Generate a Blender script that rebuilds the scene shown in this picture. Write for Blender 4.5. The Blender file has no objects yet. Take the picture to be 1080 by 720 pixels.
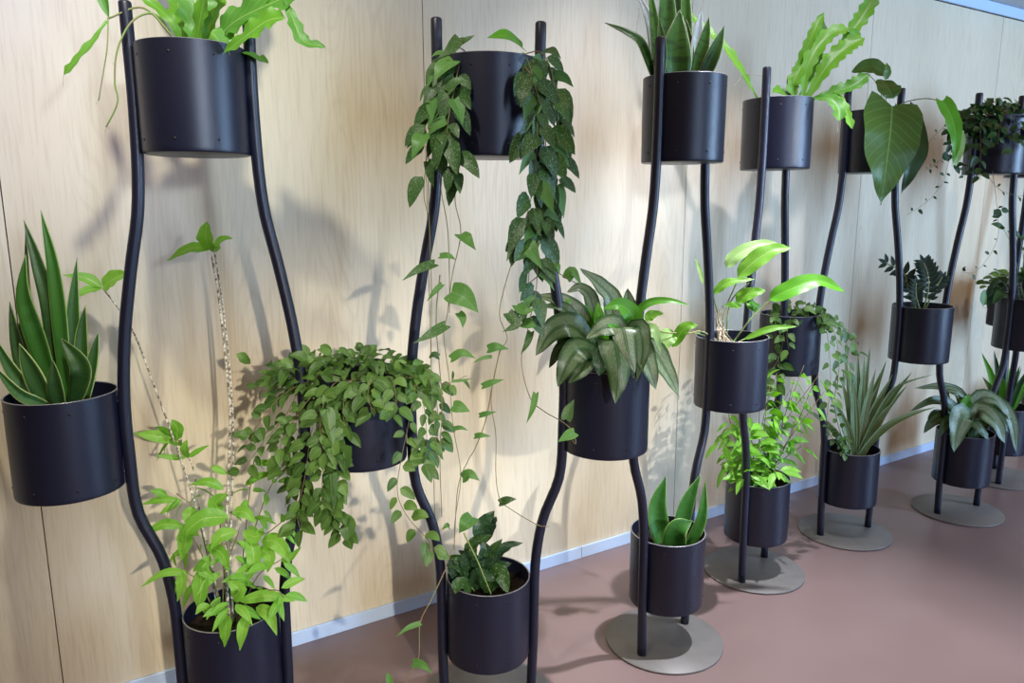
import bpy, math, random
from math import sin, cos, pi, radians, sqrt
from mathutils import Vector, Matrix
V = Vector
RNG = random.Random(7)
SC = bpy.context.scene
COL = SC.collection

# ------------------------------------------------------------------ camera
F_PX, PITCH, ROLL, YAW = 785.82, 0.18320, 0.00405, radians(31.534)
CAM = V((0.0, -2.2362, 1.4))
cam_d = bpy.data.cameras.new('camera'); cam_o = bpy.data.objects.new('camera', cam_d); COL.objects.link(cam_o)
RC = Matrix.Rotation(-YAW, 3, 'Z') @ Matrix.Rotation(pi/2 - PITCH, 3, 'X') @ Matrix.Rotation(-ROLL, 3, 'Z')
cam_o.matrix_world = Matrix.Translation(CAM) @ RC.to_4x4()
cam_d.sensor_width = 36.0; cam_d.lens = F_PX / 1080 * 36.0
cam_d.clip_start = 0.02
SC.camera = cam_o
FWD = RC @ V((0, 0, -1))

def at(px, py, depth):
    """world point on the line of sight of (px, py) at a given distance along the view axis"""
    return CAM + RC @ (V(((px - 540) / F_PX, (360 - py) / F_PX, -1.0)) * depth)
def depth_of(p): return (V(p) - CAM).dot(FWD)

# ------------------------------------------------------------------ mesh helpers
class MB:
    def __init__(self): self.v = []; self.f = []; self.uv = []; self.m = []
    def quadgrid(self, rows, uvs, mi=0):
        b = len(self.v); n = len(rows[0])
        for r in rows: self.v.extend([tuple(p) for p in r])
        for i in range(len(rows) - 1):
            for j in range(n - 1):
                self.f.append((b+i*n+j, b+i*n+j+1, b+(i+1)*n+j+1, b+(i+1)*n+j))
                self.uv.append((uvs[i][j], uvs[i][j+1], uvs[i+1][j+1], uvs[i+1][j])); self.m.append(mi)
    def face(self, idx, mi=0): self.f.append(tuple(idx)); self.uv.append(tuple((0.5, 0.5) for _ in idx)); self.m.append(mi)
    def box(self, a, b, mi=0):
        s = len(self.v); x0, y0, z0 = a; x1, y1, z1 = b
        self.v += [(x0,y0,z0),(x1,y0,z0),(x1,y1,z0),(x0,y1,z0),(x0,y0,z1),(x1,y0,z1),(x1,y1,z1),(x0,y1,z1)]
        for q in ((0,3,2,1),(4,5,6,7),(0,1,5,4),(1,2,6,5),(2,3,7,6),(3,0,4,7)): self.face([s+k for k in q], mi)
    def lathe(self, prof, seg=48, mi=0, c=(0, 0, 0)):
        b = len(self.v); n = len(prof)
        for k in range(seg):
            a = 2*pi*k/seg
            for r, z in prof: self.v.append((c[0]+r*cos(a), c[1]+r*sin(a), c[2]+z))
        for k in range(seg):
            k2 = (k+1) % seg
            for i in range(n-1):
                self.f.append((b+k*n+i, b+k2*n+i, b+k2*n+i+1, b+k*n+i+1))
                u0, u1 = k/seg, (k+1)/seg
                self.uv.append(((u0, i/n), (u1, i/n), (u1, (i+1)/n), (u0, (i+1)/n))); self.m.append(mi)
    def tube(self, pts, rad, seg=8, mi=0, cap=True):
        pts = [V(p) for p in pts]; n = len(pts); b = len(self.v)
        if not hasattr(rad, '__len__'): rad = [rad]*n
        t0 = (pts[1]-pts[0]).normalized(); ref = V((0,0,1)) if abs(t0.z) < .9 else V((1,0,0))
        s = t0.cross(ref).normalized()
        for i, p in enumerate(pts):
            t = (pts[min(i+1,n-1)]-pts[max(i-1,0)]).normalized()
            s = (s - t*s.dot(t)).normalized(); w = t.cross(s)
            for k in range(seg):
                a = 2*pi*k/seg; self.v.append(tuple(p + (s*cos(a)+w*sin(a))*rad[i]))
        for i in range(n-1):
            for k in range(seg):
                k2 = (k+1) % seg
                self.f.append((b+i*seg+k, b+i*seg+k2, b+(i+1)*seg+k2, b+(i+1)*seg+k))
                self.uv.append(((k/seg, i/n), ((k+1)/seg, i/n), ((k+1)/seg, (i+1)/n), (k/seg, (i+1)/n))); self.m.append(mi)
        if cap:
            self.face([b+k for k in range(seg)][::-1], mi); self.face([b+(n-1)*seg+k for k in range(seg)], mi)
    def build(self, name, mats, parent=None, smooth=True, origin=(0, 0, 0)):
        o3 = V(origin)
        me = bpy.data.meshes.new(name)
        me.from_pydata([tuple(V(p)-o3) for p in self.v], [], self.f)
        uvl = me.uv_layers.new(name='UVMap')
        k = 0
        for q in self.uv:
            for c in q: uvl.data[k].uv = c; k += 1
        for m in (mats if isinstance(mats, (list, tuple)) else [mats]): me.materials.append(m)
        for p, mi in zip(me.polygons, self.m): p.material_index = mi; p.use_smooth = smooth
        me.update()
        o = bpy.data.objects.new(name, me); COL.objects.link(o)
        if parent is not None: o.parent = parent
        return o

def catmull(P, n):
    P = [V(p) for p in P]
    if len(P) == 2: P = [P[0], (P[0]+P[1])/2, P[1]]
    Q = [P[0]*2-P[1]] + P + [P[-1]*2-P[-2]]; m = len(P)-1; out = []
    for k in range(n+1):
        u = k/n*m; i = min(int(u), m-1); t = u-i
        a, b, c, d = Q[i], Q[i+1], Q[i+2], Q[i+3]
        out.append(0.5*((2*b)+(c-a)*t+(2*a-5*b+4*c-d)*t*t+(3*b-a-3*c+d)*t**3))
    return out

def prof_fn(kind, v):
    if kind == 'lance': return max(0.0, sin(pi*v**0.80))**0.85*(1-0.15*v)
    if kind == 'ovate': return max(0.0, sin(pi*v**0.70))**0.75
    if kind == 'round': return sqrt(max(0.0, 1-(2*v-1)**2))*(1.0 if v < .8 else 1-.25*(v-.8)/.2)
    if kind == 'cordate': return (1-v**1.9)*(0.70+0.75*v*(1-v)*1.6)
    if kind == 'heart': return max(0.0, (1-v**1.7))*(0.72+0.9*v*(1-v)) if v > .001 else .55
    if kind == 'snake': return min(1.0, (0.62+1.3*v))*(1-max(0.0, (v-.38)/.62)**1.75)
    if kind == 'strap': return min(1.0, 0.32+2.4*v)*(1-max(0.0, (v-.6)/.4)**2.4)
    if kind == 'grass': return min(1.0, .5+1.6*v)*(1-max(0.0, (v-.3)/.7)**1.5)
    if kind == 'fernwavy': return min(1.0, 0.25+1.9*v)*(1-max(0.0, (v-.78)/.22)**2.5)
    return sin(pi*v)

def blade(mb, P, w, kind='lance', face=V((0,0,1)), fold=0.25, nv=12, nu=4, wave=0.0, wn=6, lobe=0.0, scallop=0.0, cup=0.0, mi=0, ph=0.0, twist=0.0):
    """one leaf: P midrib control points, w full width"""
    C = catmull(P, nv); L = (C[-1]-C[0]).length
    rows, uvs = [], []; face = V(face).normalized(); s_prev = None
    for i, c in enumerate(C):
        v = i/nv; t = (C[min(i+1, nv)]-C[max(i-1, 0)]).normalized()
        s = t.cross(face)
        if s.length < .15: s = s_prev if s_prev else t.cross(V((.3,.5,.8)))
        s = s.normalized()
        if s_prev is not None and s.dot(s_prev) < 0: s = -s
        s_prev = s.copy()
        if twist: s = (Matrix.Rotation(twist*v, 3, t) @ s)
        n = s.cross(t).normalized()
        ww = w*0.5*prof_fn(kind, v)
        row, uvr = [], []
        for j in range(nu+1):
            u = 2*j/nu-1; a = abs(u); sg = 1 if u > 0 else -1
            we = ww*(1 + (scallop*sin(wn*2*pi*v+ph+(1.3 if u > 0 else 0)) if a > .9 else 0))
            p = c + s*(u*we*cos(fold)) + n*(a*we*sin(fold)) - n*(cup*we*a*a)
            if wave and a > .4: p = p + n*(wave*w*a*sin(wn*2*pi*v*.5+ph+sg*.9))
            if lobe and v < .34: p = p - t*(lobe*L*(a**(1.6 if kind != 'cordate' else 1.1)*(1 if kind != 'cordate' else max(0.0, 1.35-.75*a)))*(1-v/.34)**1.2)
            row.append(p); uvr.append((.5+.5*u, v))
        rows.append(row); uvs.append(uvr)
    mb.quadgrid(rows, uvs, mi)

# ------------------------------------------------------------------ materials
def nmat(name):
    m = bpy.data.materials.new(name); m.use_nodes = True; nt = m.node_tree
    return m, nt, nt.nodes['Principled BSDF'], nt.nodes['Material Output']
def N(nt, t, **k):
    n = nt.nodes.new(t)
    for a, b in k.items(): setattr(n, a, b)
    return n
def math_n(nt, op, a, b=None, c=None, clamp=False):
    n = N(nt, 'ShaderNodeMath', operation=op, use_clamp=clamp)
    for i, x in enumerate((a, b, c)):
        if x is None: continue
        if isinstance(x, (int, float)): n.inputs[i].default_value = x
        else: nt.links.new(x, n.inputs[i])
    return n.outputs[0]
def mix_c(nt, f, a, b):
    n = N(nt, 'ShaderNodeMix', data_type='RGBA')
    for i, x in ((0, f), (6, a), (7, b)):
        if isinstance(x, (int, float)): n.inputs[i].default_value = x
        elif isinstance(x, (tuple, list)): n.inputs[i].default_value = (*x, 1) if len(x) == 3 else x
        else: nt.links.new(x, n.inputs[i])
    return n.outputs[2]
def sstep(nt, x, lo, hi):
    n = N(nt, 'ShaderNodeMapRange', interpolation_type='SMOOTHSTEP')
    nt.links.new(x, n.inputs[0]); n.inputs[1].default_value = lo; n.inputs[2].default_value = hi
    return n.outputs[0]

def leaf_mat(name, col, col2, edge=None, ew=.12, rib=None, rw=.05, veins=0.0, speck=None, sth=.60, feather=None, bands=None, stripe=None, rough=.42, trans=.22, var=.55):
    m, nt, bs, out = nmat(name); L = nt.links
    uv = N(nt, 'ShaderNodeUVMap'); sp = N(nt, 'ShaderNodeSeparateXYZ'); L.new(uv.outputs[0], sp.inputs[0])
    du = math_n(nt, 'ABSOLUTE', math_n(nt, 'MULTIPLY_ADD', sp.outputs[0], 2.0, -1.0)); v = sp.outputs[1]
    geo = N(nt, 'ShaderNodeNewGeometry'); oi = N(nt, 'ShaderNodeObjectInfo')
    rnd = math_n(nt, 'FRACT', math_n(nt, 'ADD', geo.outputs['Random Per Island'], oi.outputs['Random']))
    off = N(nt, 'ShaderNodeVectorMath', operation='SCALE'); cmb = N(nt, 'ShaderNodeCombineXYZ')
    L.new(rnd, cmb.inputs[0]); L.new(rnd, cmb.inputs[2]); L.new(cmb.outputs[0], off.inputs[0]); off.inputs[3].default_value = 37.0
    add = N(nt, 'ShaderNodeVectorMath', operation='ADD'); L.new(uv.outputs[0], add.inputs[0]); L.new(off.outputs[0], add.inputs[1])
    def noise(sx, sy, scale, det=2.0):
        mp = N(nt, 'ShaderNodeVectorMath', operation='MULTIPLY'); L.new(add.outputs[0], mp.inputs[0]); mp.inputs[1].default_value = (sx, sy, 1)
        n = N(nt, 'ShaderNodeTexNoise'); L.new(mp.outputs[0], n.inputs[0]); n.inputs['Scale'].default_value = scale; n.inputs['Detail'].default_value = det
        return n.outputs[0]
    c = mix_c(nt, math_n(nt, 'MULTIPLY_ADD', rnd, var, math_n(nt, 'MULTIPLY_ADD', noise(1, 1, 3), .5, -.1), clamp=True), col, col2)
    if bands:
        b = sstep(nt, noise(.6, 9, 2.2, 3), .50, .62); c = mix_c(nt, math_n(nt, 'MULTIPLY', b, .7), c, bands)
    if stripe:
        b = sstep(nt, noise(9, .25, 1.6, 1), .50, .60); c = mix_c(nt, b, c, stripe)
    if veins:
        ph = math_n(nt, 'MULTIPLY', math_n(nt, 'SUBTRACT', v, math_n(nt, 'MULTIPLY', du, .22)), 2*pi*11)
        w = sstep(nt, math_n(nt, 'SINE', ph), .86, 1.0); c = mix_c(nt, math_n(nt, 'MULTIPLY', w, veins), c, rib or col2)
    if feather:
        ph = math_n(nt, 'ADD', math_n(nt, 'MULTIPLY', math_n(nt, 'SUBTRACT', v, math_n(nt, 'MULTIPLY', du, .42)), 2*pi*15), math_n(nt, 'MULTIPLY', noise(3, 2, 3, 3), 22))
        w = math_n(nt, 'MULTIPLY_ADD', sstep(nt, math_n(nt, 'SINE', ph), -.9, .7), .5, .5)
        mk = math_n(nt, 'MULTIPLY', sstep(nt, du, .06, .2), math_n(nt, 'SUBTRACT', 1.0, sstep(nt, du, .62, .9)))
        c = mix_c(nt, math_n(nt, 'MULTIPLY', math_n(nt, 'MULTIPLY', w, mk), .60), c, feather)
    if speck:
        w = sstep(nt, noise(4, 4, 5.0, 1.5), sth, sth+.05); c = mix_c(nt, math_n(nt, 'MULTIPLY', w, .85), c, speck)
    if rib: c = mix_c(nt, math_n(nt, 'MULTIPLY', math_n(nt, 'SUBTRACT', 1.0, sstep(nt, du, rw*.4, rw)), .8), c, rib)
    if edge: c = mix_c(nt, sstep(nt, du, 1-ew*1.3, 1-ew*.8), c, edge)
    L.new(c, bs.inputs['Base Color']); bs.inputs['Roughness'].default_value = rough
    bs.inputs['Specular IOR Level'].default_value = .32
    tr = N(nt, 'ShaderNodeBsdfTranslucent'); hs = N(nt, 'ShaderNodeHueSaturation'); hs.inputs['Saturation'].default_value = 1.15; hs.inputs['Value'].default_value = 1.5
    L.new(c, hs.inputs['Color']); L.new(hs.outputs[0], tr.inputs[0])
    mx = N(nt, 'ShaderNodeMixShader'); mx.inputs[0].default_value = trans
    L.new(bs.outputs[0], mx.inputs[1]); L.new(tr.outputs[0], mx.inputs[2]); L.new(mx.outputs[0], out.inputs[0])
    bp = N(nt, 'ShaderNodeBump'); bp.inputs['Strength'].default_value = .25; bp.inputs['Distance'].default_value = .002
    L.new(noise(6, 6, 4), bp.inputs['Height']); L.new(bp.outputs[0], bs.inputs['Normal'])
    return m

def plain(name, col, rough=.5, metal=0.0, spec=.5, bump=0.0, bscale=200, col2=None, cscale=8):
    m, nt, bs, out = nmat(name); L = nt.links
    bs.inputs['Base Color'].default_value = (*col, 1); bs.inputs['Roughness'].default_value = rough
    bs.inputs['Metallic'].default_value = metal; bs.inputs['Specular IOR Level'].default_value = spec
    tc = N(nt, 'ShaderNodeTexCoord')
    if col2:
        n = N(nt, 'ShaderNodeTexNoise'); n.inputs['Scale'].default_value = cscale; n.inputs['Detail'].default_value = 4
        L.new(tc.outputs['Object'], n.inputs[0]); L.new(mix_c(nt, sstep(nt, n.outputs[0], .35, .65), col, col2), bs.inputs['Base Color'])
    if bump:
        n = N(nt, 'ShaderNodeTexNoise'); n.inputs['Scale'].default_value = bscale; L.new(tc.outputs['Object'], n.inputs[0])
        b = N(nt, 'ShaderNodeBump'); b.inputs['Strength'].default_value = bump; b.inputs['Distance'].default_value = .001
        L.new(n.outputs[0], b.inputs['Height']); L.new(b.outputs[0], bs.inputs['Normal'])
    return m

M = {}
M['metal'] = plain('powder_coated_steel', (.006, .0075, .022), .37, 0.0, .52, .2, 900)
M['base'] = plain('base_plate_steel', (.12, .112, .105), .45, 0.0, .5, .2, 700, (.135, .125, .118), 20)
M['soil'] = plain('potting_soil', (.010, .007, .005), .95, 0, .2, 1.0, 160, (.026, .017, .011), 90)
M['hole'] = plain('screw_hole', (.004, .004, .005), .6)
M['rim'] = plain('pot_rim_highlight', (.22, .22, .24), .35, .3, .5)  # lighter grey paints the bright highlight line onto the pot edge
M['alu'] = plain('brushed_aluminium', (.54, .68, .90), .40, .2, .5)
M['stem'] = plain('green_stem', (.16, .26, .06), .5, 0, .4, 0, 0, (.22, .20, .08), 30)
M['red_stem'] = plain('reddish_stem', (.20, .12, .07), .55, 0, .3, 0, 0, (.14, .17, .06), 25)
M['cane'] = plain('speckled_cane', (.70, .67, .58), .7, 0, .3, .4, 120, (.12, .09, .06), 130)
M['root'] = plain('aerial_root', (.55, .50, .38), .7, 0, .3, 0, 0, (.30, .22, .14), 80)

M['snake'] = leaf_mat('snake_leaf', (.014, .048, .012), (.034, .11, .02), edge=(.17, .23, .06), ew=.04, bands=(.018, .055, .022), rough=.4, trans=.10)
M['snake_bright'] = leaf_mat('snake_leaf_bright', (.028, .115, .014), (.042, .17, .022), edge=(.24, .34, .09), ew=.035, bands=(.04, .16, .03), rough=.38, trans=.12)
M['snake_pale'] = leaf_mat('snake_leaf_pale_edge', (.03, .095, .02), (.06, .16, .035), edge=(.36, .44, .15), ew=.10, bands=(.03, .10, .03), rough=.4, trans=.12)
M['snake_dark'] = leaf_mat('snake_leaf_dark', (.022, .075, .012), (.05, .16, .02), edge=(.40, .46, .26), ew=.035, bands=(.014, .045, .012), rough=.36, trans=.08)
M['snake_silver'] = leaf_mat('snake_leaf_silver', (.34, .40, .42), (.22, .30, .28), edge=(.6, .64, .5), ew=.07, bands=(.40, .45, .50), rough=.4, trans=.08)
M['fern'] = leaf_mat('fern_leaf', (.10, .29, .022), (.17, .39, .05), rib=(.32, .46, .14), rw=.06, veins=.25, rough=.38, trans=.32)
M['fern_dark'] = leaf_mat('fern_leaf_dark', (.06, .20, .025), (.10, .28, .04), rib=(.25, .40, .12), rw=.06, veins=.25, rough=.4, trans=.25)
M['shrub'] = leaf_mat('shrub_leaf', (.12, .34, .03), (.24, .50, .07), rib=(.36, .55, .15), rw=.07, veins=.3, rough=.36, trans=.32)
M['scind'] = leaf_mat('scindapsus_leaf', (.016, .050, .011), (.050, .125, .024), speck=(.20, .29, .19), sth=.60, rib=(.08, .17, .07), rw=.04, rough=.42, trans=.12)
M['scind_light'] = leaf_mat('scindapsus_leaf_light', (.06, .17, .035), (.10, .23, .05), speck=(.22, .36, .20), sth=.66, rib=(.12, .26, .1), rw=.05, rough=.42, trans=.18)
M['hoya'] = leaf_mat('trailing_leaf', (.026, .076, .014), (.110, .215, .045), rib=(.16, .27, .08), rw=.06, veins=.15, rough=.38, trans=.18, var=.8)
M['hoya_dark'] = leaf_mat('small_dark_leaf', (.012, .040, .012), (.03, .09, .022), rough=.38, trans=.10, var=.8)
M['dark'] = leaf_mat('dark_curled_leaf', (.010, .030, .016), (.03, .085, .03), speck=(.12, .19, .12), sth=.61, rough=.3, trans=.06)
M['aglao'] = leaf_mat('aglaonema_leaf', (.011, .040, .010), (.024, .068, .016), feather=(.14, .20, .10), rib=(.04, .10, .04), rw=.05, rough=.33, trans=.10)
M['aglao_silver'] = leaf_mat('aglaonema_silver_leaf', (.025, .068, .018), (.045, .10, .028), feather=(.33, .38, .25), rib=(.15, .22, .13), rw=.05, rough=.33, trans=.12)
M['green'] = leaf_mat('glossy_green_leaf', (.07, .27, .02), (.12, .36, .03), rib=(.22, .48, .08), rw=.05, veins=.2, rough=.32, trans=.28)
M['lime'] = leaf_mat('lime_leaf', (.115, .30, .022), (.18, .38, .055), rib=(.32, .50, .14), rw=.05, veins=.2, rough=.36, trans=.34)
M['pale'] = leaf_mat('pale_green_leaf', (.24, .40, .12), (.30, .46, .17), rib=(.38, .54, .22), rw=.05, veins=.2, rough=.4, trans=.3)
M['philo'] = leaf_mat('broad_leaf', (.040, .095, .016), (.058, .13, .022), rib=(.15, .27, .07), rw=.035, veins=.3, rough=.36, trans=.2, speck=(.14, .30, .03), sth=.72)
M['grass'] = leaf_mat('striped_strap_leaf', (.05, .12, .028), (.10, .19, .05), stripe=(.30, .36, .22), edge=(.36, .42, .24), ew=.08, rough=.42, trans=.15)
M['zz'] = leaf_mat('dark_glossy_leaflet', (.006, .018, .008), (.014, .036, .013), rough=.6, trans=.05)

# wood panels
def wood():
    m, nt, bs, out = nmat('ash_veneer_panel'); L = nt.links
    tc = N(nt, 'ShaderNodeTexCoord'); geo = N(nt, 'ShaderNodeNewGeometry')
    cmb = N(nt, 'ShaderNodeCombineXYZ'); L.new(math_n(nt, 'MULTIPLY', geo.outputs['Random Per Island'], 40.0), cmb.inputs[0]); L.new(math_n(nt, 'MULTIPLY', geo.outputs['Random Per Island'], 17.0), cmb.inputs[2])
    ad = N(nt, 'ShaderNodeVectorMath', operation='ADD'); L.new(tc.outputs['Object'], ad.inputs[0]); L.new(cmb.outputs[0], ad.inputs[1])
    def mp(sc):
        x = N(nt, 'ShaderNodeMapping'); x.inputs['Scale'].default_value = sc; L.new(ad.outputs[0], x.inputs[0]); return x.outputs[0]
    n1 = N(nt, 'ShaderNodeTexNoise'); L.new(mp((1, 1, .045)), n1.inputs[0]); n1.inputs['Scale'].default_value = 130; n1.inputs['Detail'].default_value = 5; n1.inputs['Roughness'].default_value = .6
    n2 = N(nt, 'ShaderNodeTexNoise'); L.new(mp((1, 1, .14)), n2.inputs[0]); n2.inputs['Scale'].default_value = 4.5; n2.inputs['Detail'].default_value = 2
    rings = math_n(nt, 'SINE', math_n(nt, 'MULTIPLY', n2.outputs[0], 170.0))
    n3 = N(nt, 'ShaderNodeTexNoise'); L.new(mp((1, 1, .12)), n3.inputs[0]); n3.inputs['Scale'].default_value = 2.2
    n4 = N(nt, 'ShaderNodeTexNoise'); L.new(mp((1, 1, .25)), n4.inputs[0]); n4.inputs['Scale'].default_value = 3.5
    c = mix_c(nt, sstep(nt, n3.outputs[0], .3, .7), (.61, .530, .390), (.68, .60, .455))
    c = mix_c(nt, math_n(nt, 'MULTIPLY', sstep(nt, n1.outputs[0], .45, .72), .48), c, (.47, .39, .27))
    c = mix_c(nt, math_n(nt, 'MULTIPLY', math_n(nt, 'MULTIPLY', sstep(nt, rings, .3, 1.0), sstep(nt, n4.outputs[0], .42, .62)), .20), c, (.45, .37, .26))
    L.new(c, bs.inputs['Base Color']); bs.inputs['Roughness'].default_value = .55; bs.inputs['Specular IOR Level'].default_value = .35
    b = N(nt, 'ShaderNodeBump'); b.inputs['Strength'].default_value = .12; b.inputs['Distance'].default_value = .002
    L.new(n1.outputs[0], b.inputs['Height']); L.new(b.outputs[0], bs.inputs['Normal'])
    return m
M['wood'] = wood()
M['gap'] = plain('panel_gap', (.14, .10, .07), .9)
def floor_m():
    m, nt, bs, out = nmat('red_brown_resin_floor'); L = nt.links
    tc = N(nt, 'ShaderNodeTexCoord'); n = N(nt, 'ShaderNodeTexNoise'); L.new(tc.outputs['Object'], n.inputs[0]); n.inputs['Scale'].default_value = 2.0; n.inputs['Detail'].default_value = 5
    n2 = N(nt, 'ShaderNodeTexNoise'); L.new(tc.outputs['Object'], n2.inputs[0]); n2.inputs['Scale'].default_value = 260
    c = mix_c(nt, sstep(nt, n.outputs[0], .3, .7), (.168, .114, .110), (.195, .133, .128)); L.new(c, bs.inputs['Base Color'])
    L.new(math_n(nt, 'MULTIPLY_ADD', n.outputs[0], .16, .30), bs.inputs['Roughness']); bs.inputs['Specular IOR Level'].default_value = .5
    b = N(nt, 'ShaderNodeBump'); b.inputs['Strength'].default_value = .06; b.inputs['Distance'].default_value = .001
    L.new(n2.outputs[0], b.inputs['Height']); L.new(b.outputs[0], bs.inputs['Normal'])
    return m
M['floor'] = floor_m()
M['ceil'] = plain('ceiling_board', (.55, .55, .54), .8, 0, .3, .2, 60)

# ------------------------------------------------------------------ setting
def struct(o): o['kind'] = 'structure'; return o
mb = MB(); mb.box((-3.0, -6.0, -.08), (8.0, .03, 0)); struct(mb.build('floor', M['floor'], smooth=False))
SEAM0, SEAMW = -.091, 1.1425
mb = MB()
mb.box((-3.0, .019, 0), (8.0, .10, 2.75), 1)
for k in range(-2, 7):
    x0 = SEAM0+SEAMW*k
    mb.box((x0+.0014, 0, .002), (x0+SEAMW-.0014, .018, 2.372), 0)
struct(mb.build('wall_back', [M['wood'], M['gap']], smooth=False))
def beam(name, a, b, mat):
    mb = MB(); mb.box(a, b); o = struct(mb.build(name, mat, smooth=False))
    bv = o.modifiers.new('bevel', 'BEVEL'); bv.width = .0012; bv.segments = 2; return o
x = -3.0
for i, x1 in enumerate((1.69, 4.8, 8.0)):
    beam('baseboard_back' + ('' if i == 0 else '.%03d' % i), (x, -.0095, .0005), (x1-.0012, -.0003, .048), M['alu']); x = x1
beam('trim_1', (-3.0, -.014, 2.376), (8.0, -.0003, 2.430), M['alu'])
beam('ceiling', (-3.0, -.125, 2.4315), (8.0, .018, 2.50), M['ceil'])

# ------------------------------------------------------------------ plant stands
KZ = [0, .15, .3, .42, .54, .66, .8, .95, 1.1, 1.25, 1.4, 1.6, 1.8325]
KA = [.124, .1290, .1305, .1335, .1525, .1960, .2035, .2030, .1890, .1640, .1360, .1265, .1275]
H, R, PH, TZ, MZ, BZ, PR = 1.8325, .1160, .2340, 1.5115, .7375, .1480, .0138
def prof_a(z):
    n = len(KZ); g = []
    for i in range(n):
        a, b = max(i-1, 0), min(i+1, n-1); g.append((KA[b]-KA[a])/(KZ[b]-KZ[a]))
    i = 0
    while i < n-2 and z > KZ[i+1]: i += 1
    h = KZ[i+1]-KZ[i]; t = (z-KZ[i])/h
    return (2*t**3-3*t*t+1)*KA[i]+(t**3-2*t*t+t)*h*g[i]+(-2*t**3+3*t*t)*KA[i+1]+(t**3-t*t)*h*g[i+1]
MIDX = -(prof_a(.855)+PR+R-.0005)

def part_mesh(fn, name, mats, smooth=True):
    mb = MB(); fn(mb); o = mb.build(name, mats, None, smooth); return o
def m_base(mb):
    mb.lathe([(0, 0), (.184, 0), (.187, .0015), (.187, .0055), (.1855, .007), (0, .007)], 72)
def m_pole(side):
    def f(mb):
        n = 56; pts = []; rad = []
        for k in range(n+1):
            z = .007+(H-.007)*k/n; pts.append((side*prof_a(z), 0, z)); rad.append(PR)
        for e, (dz, rr) in enumerate(((.003, .93), (.0055, .7))): pts.append((side*prof_a(H), 0, H+dz)); rad.append(PR*rr)
        mb.tube(pts, rad, 20)
    return f
def m_pot(mb):
    mb.lathe([(0, 0), (R-.004, 0), (R-.001, .0012), (R-.0002, .004), (R, .012), (R+.0005, PH-.004), (R+.0006, PH-.0012)], 72)
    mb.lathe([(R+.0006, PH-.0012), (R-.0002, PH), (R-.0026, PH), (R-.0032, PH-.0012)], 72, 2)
    mb.lathe([(R-.0032, PH-.0012), (R-.0035, PH-.006), (R-.0045, .004), (0, .004)], 72)
    m_holes(mb)
def m_soil(mb):
    rr = random.Random(3); n = 40; rings = 9; b = 0
    rows = [[(0, 0, PH-.045+.006)]*(n+1)]
    for i in range(1, rings+1):
        r = (R-.0046)*i/rings; row = []
        for k in range(n): row.append((r*cos(2*pi*k/n), r*sin(2*pi*k/n), PH-.045+rr.uniform(-.004, .006)))
        rows.append(row+[row[0]])
    mb.quadgrid(rows, [[(0, 0)]*(n+1) for _ in rows])
def m_holes(mb):
    for k in range(8):
        a = radians(22.5+45*k)
        for z in (.028, PH-.028):
            c = V(((R-.001)*cos(a), (R-.001)*sin(a), z)); o = V((cos(a), sin(a), 0))
            mb.tube([c, c+o*.0021], .0032, 8, 1)
def m_bracket(mb):
    for z in (.03, PH-.03): mb.tube([(-.009, 0, z), (.009, 0, z)], .005, 10)

STANDS = {  # x, y, angle, lean x, lean y
 'A': (.3000, -.3606, -17.16), 'B': (.9462, -.5543, -23.93), 'C': (1.5743, -.6092, 13.61), 'D': (2.1922, -.4430, 21.29),
 'E': (2.7949, -.4168, -14.25), 'F': (3.4382, -.5495, -10.69), 'G': (4.043, -.425, 30.0), 'H': (4.72, -.33, -14.0)}
LEAN = {'A': (.0027, .0074), 'B': (.0112, -.0050), 'C': (.0002, -.0036), 'D': (-.0062, -.0002), 'E': (-.0083, .0056), 'F': (-.0024, .0014), 'G': (0, 0), 'H': (0, 0)}
SLABEL = {
 'A': 'dark blue steel plant stand nearest the camera at the left edge of the row',
 'B': 'dark blue steel plant stand with speckled vines trailing from its top pot',
 'C': 'dark steel plant stand holding snake plants in its top and bottom pots',
 'D': 'steel plant stand whose top pot holds the lime-green wavy fern right of centre',
 'E': 'dark steel plant stand whose top pot hides behind one huge heart-shaped leaf',
 'F': 'dark steel plant stand whose middle pot holds the dark zigzag-leaved plant',
 'G': 'dark steel plant stand at the right frame edge, behind the zigzag-leaf stand',
 'H': 'furthest dark plant stand, close to the wall behind all the others'}
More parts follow.
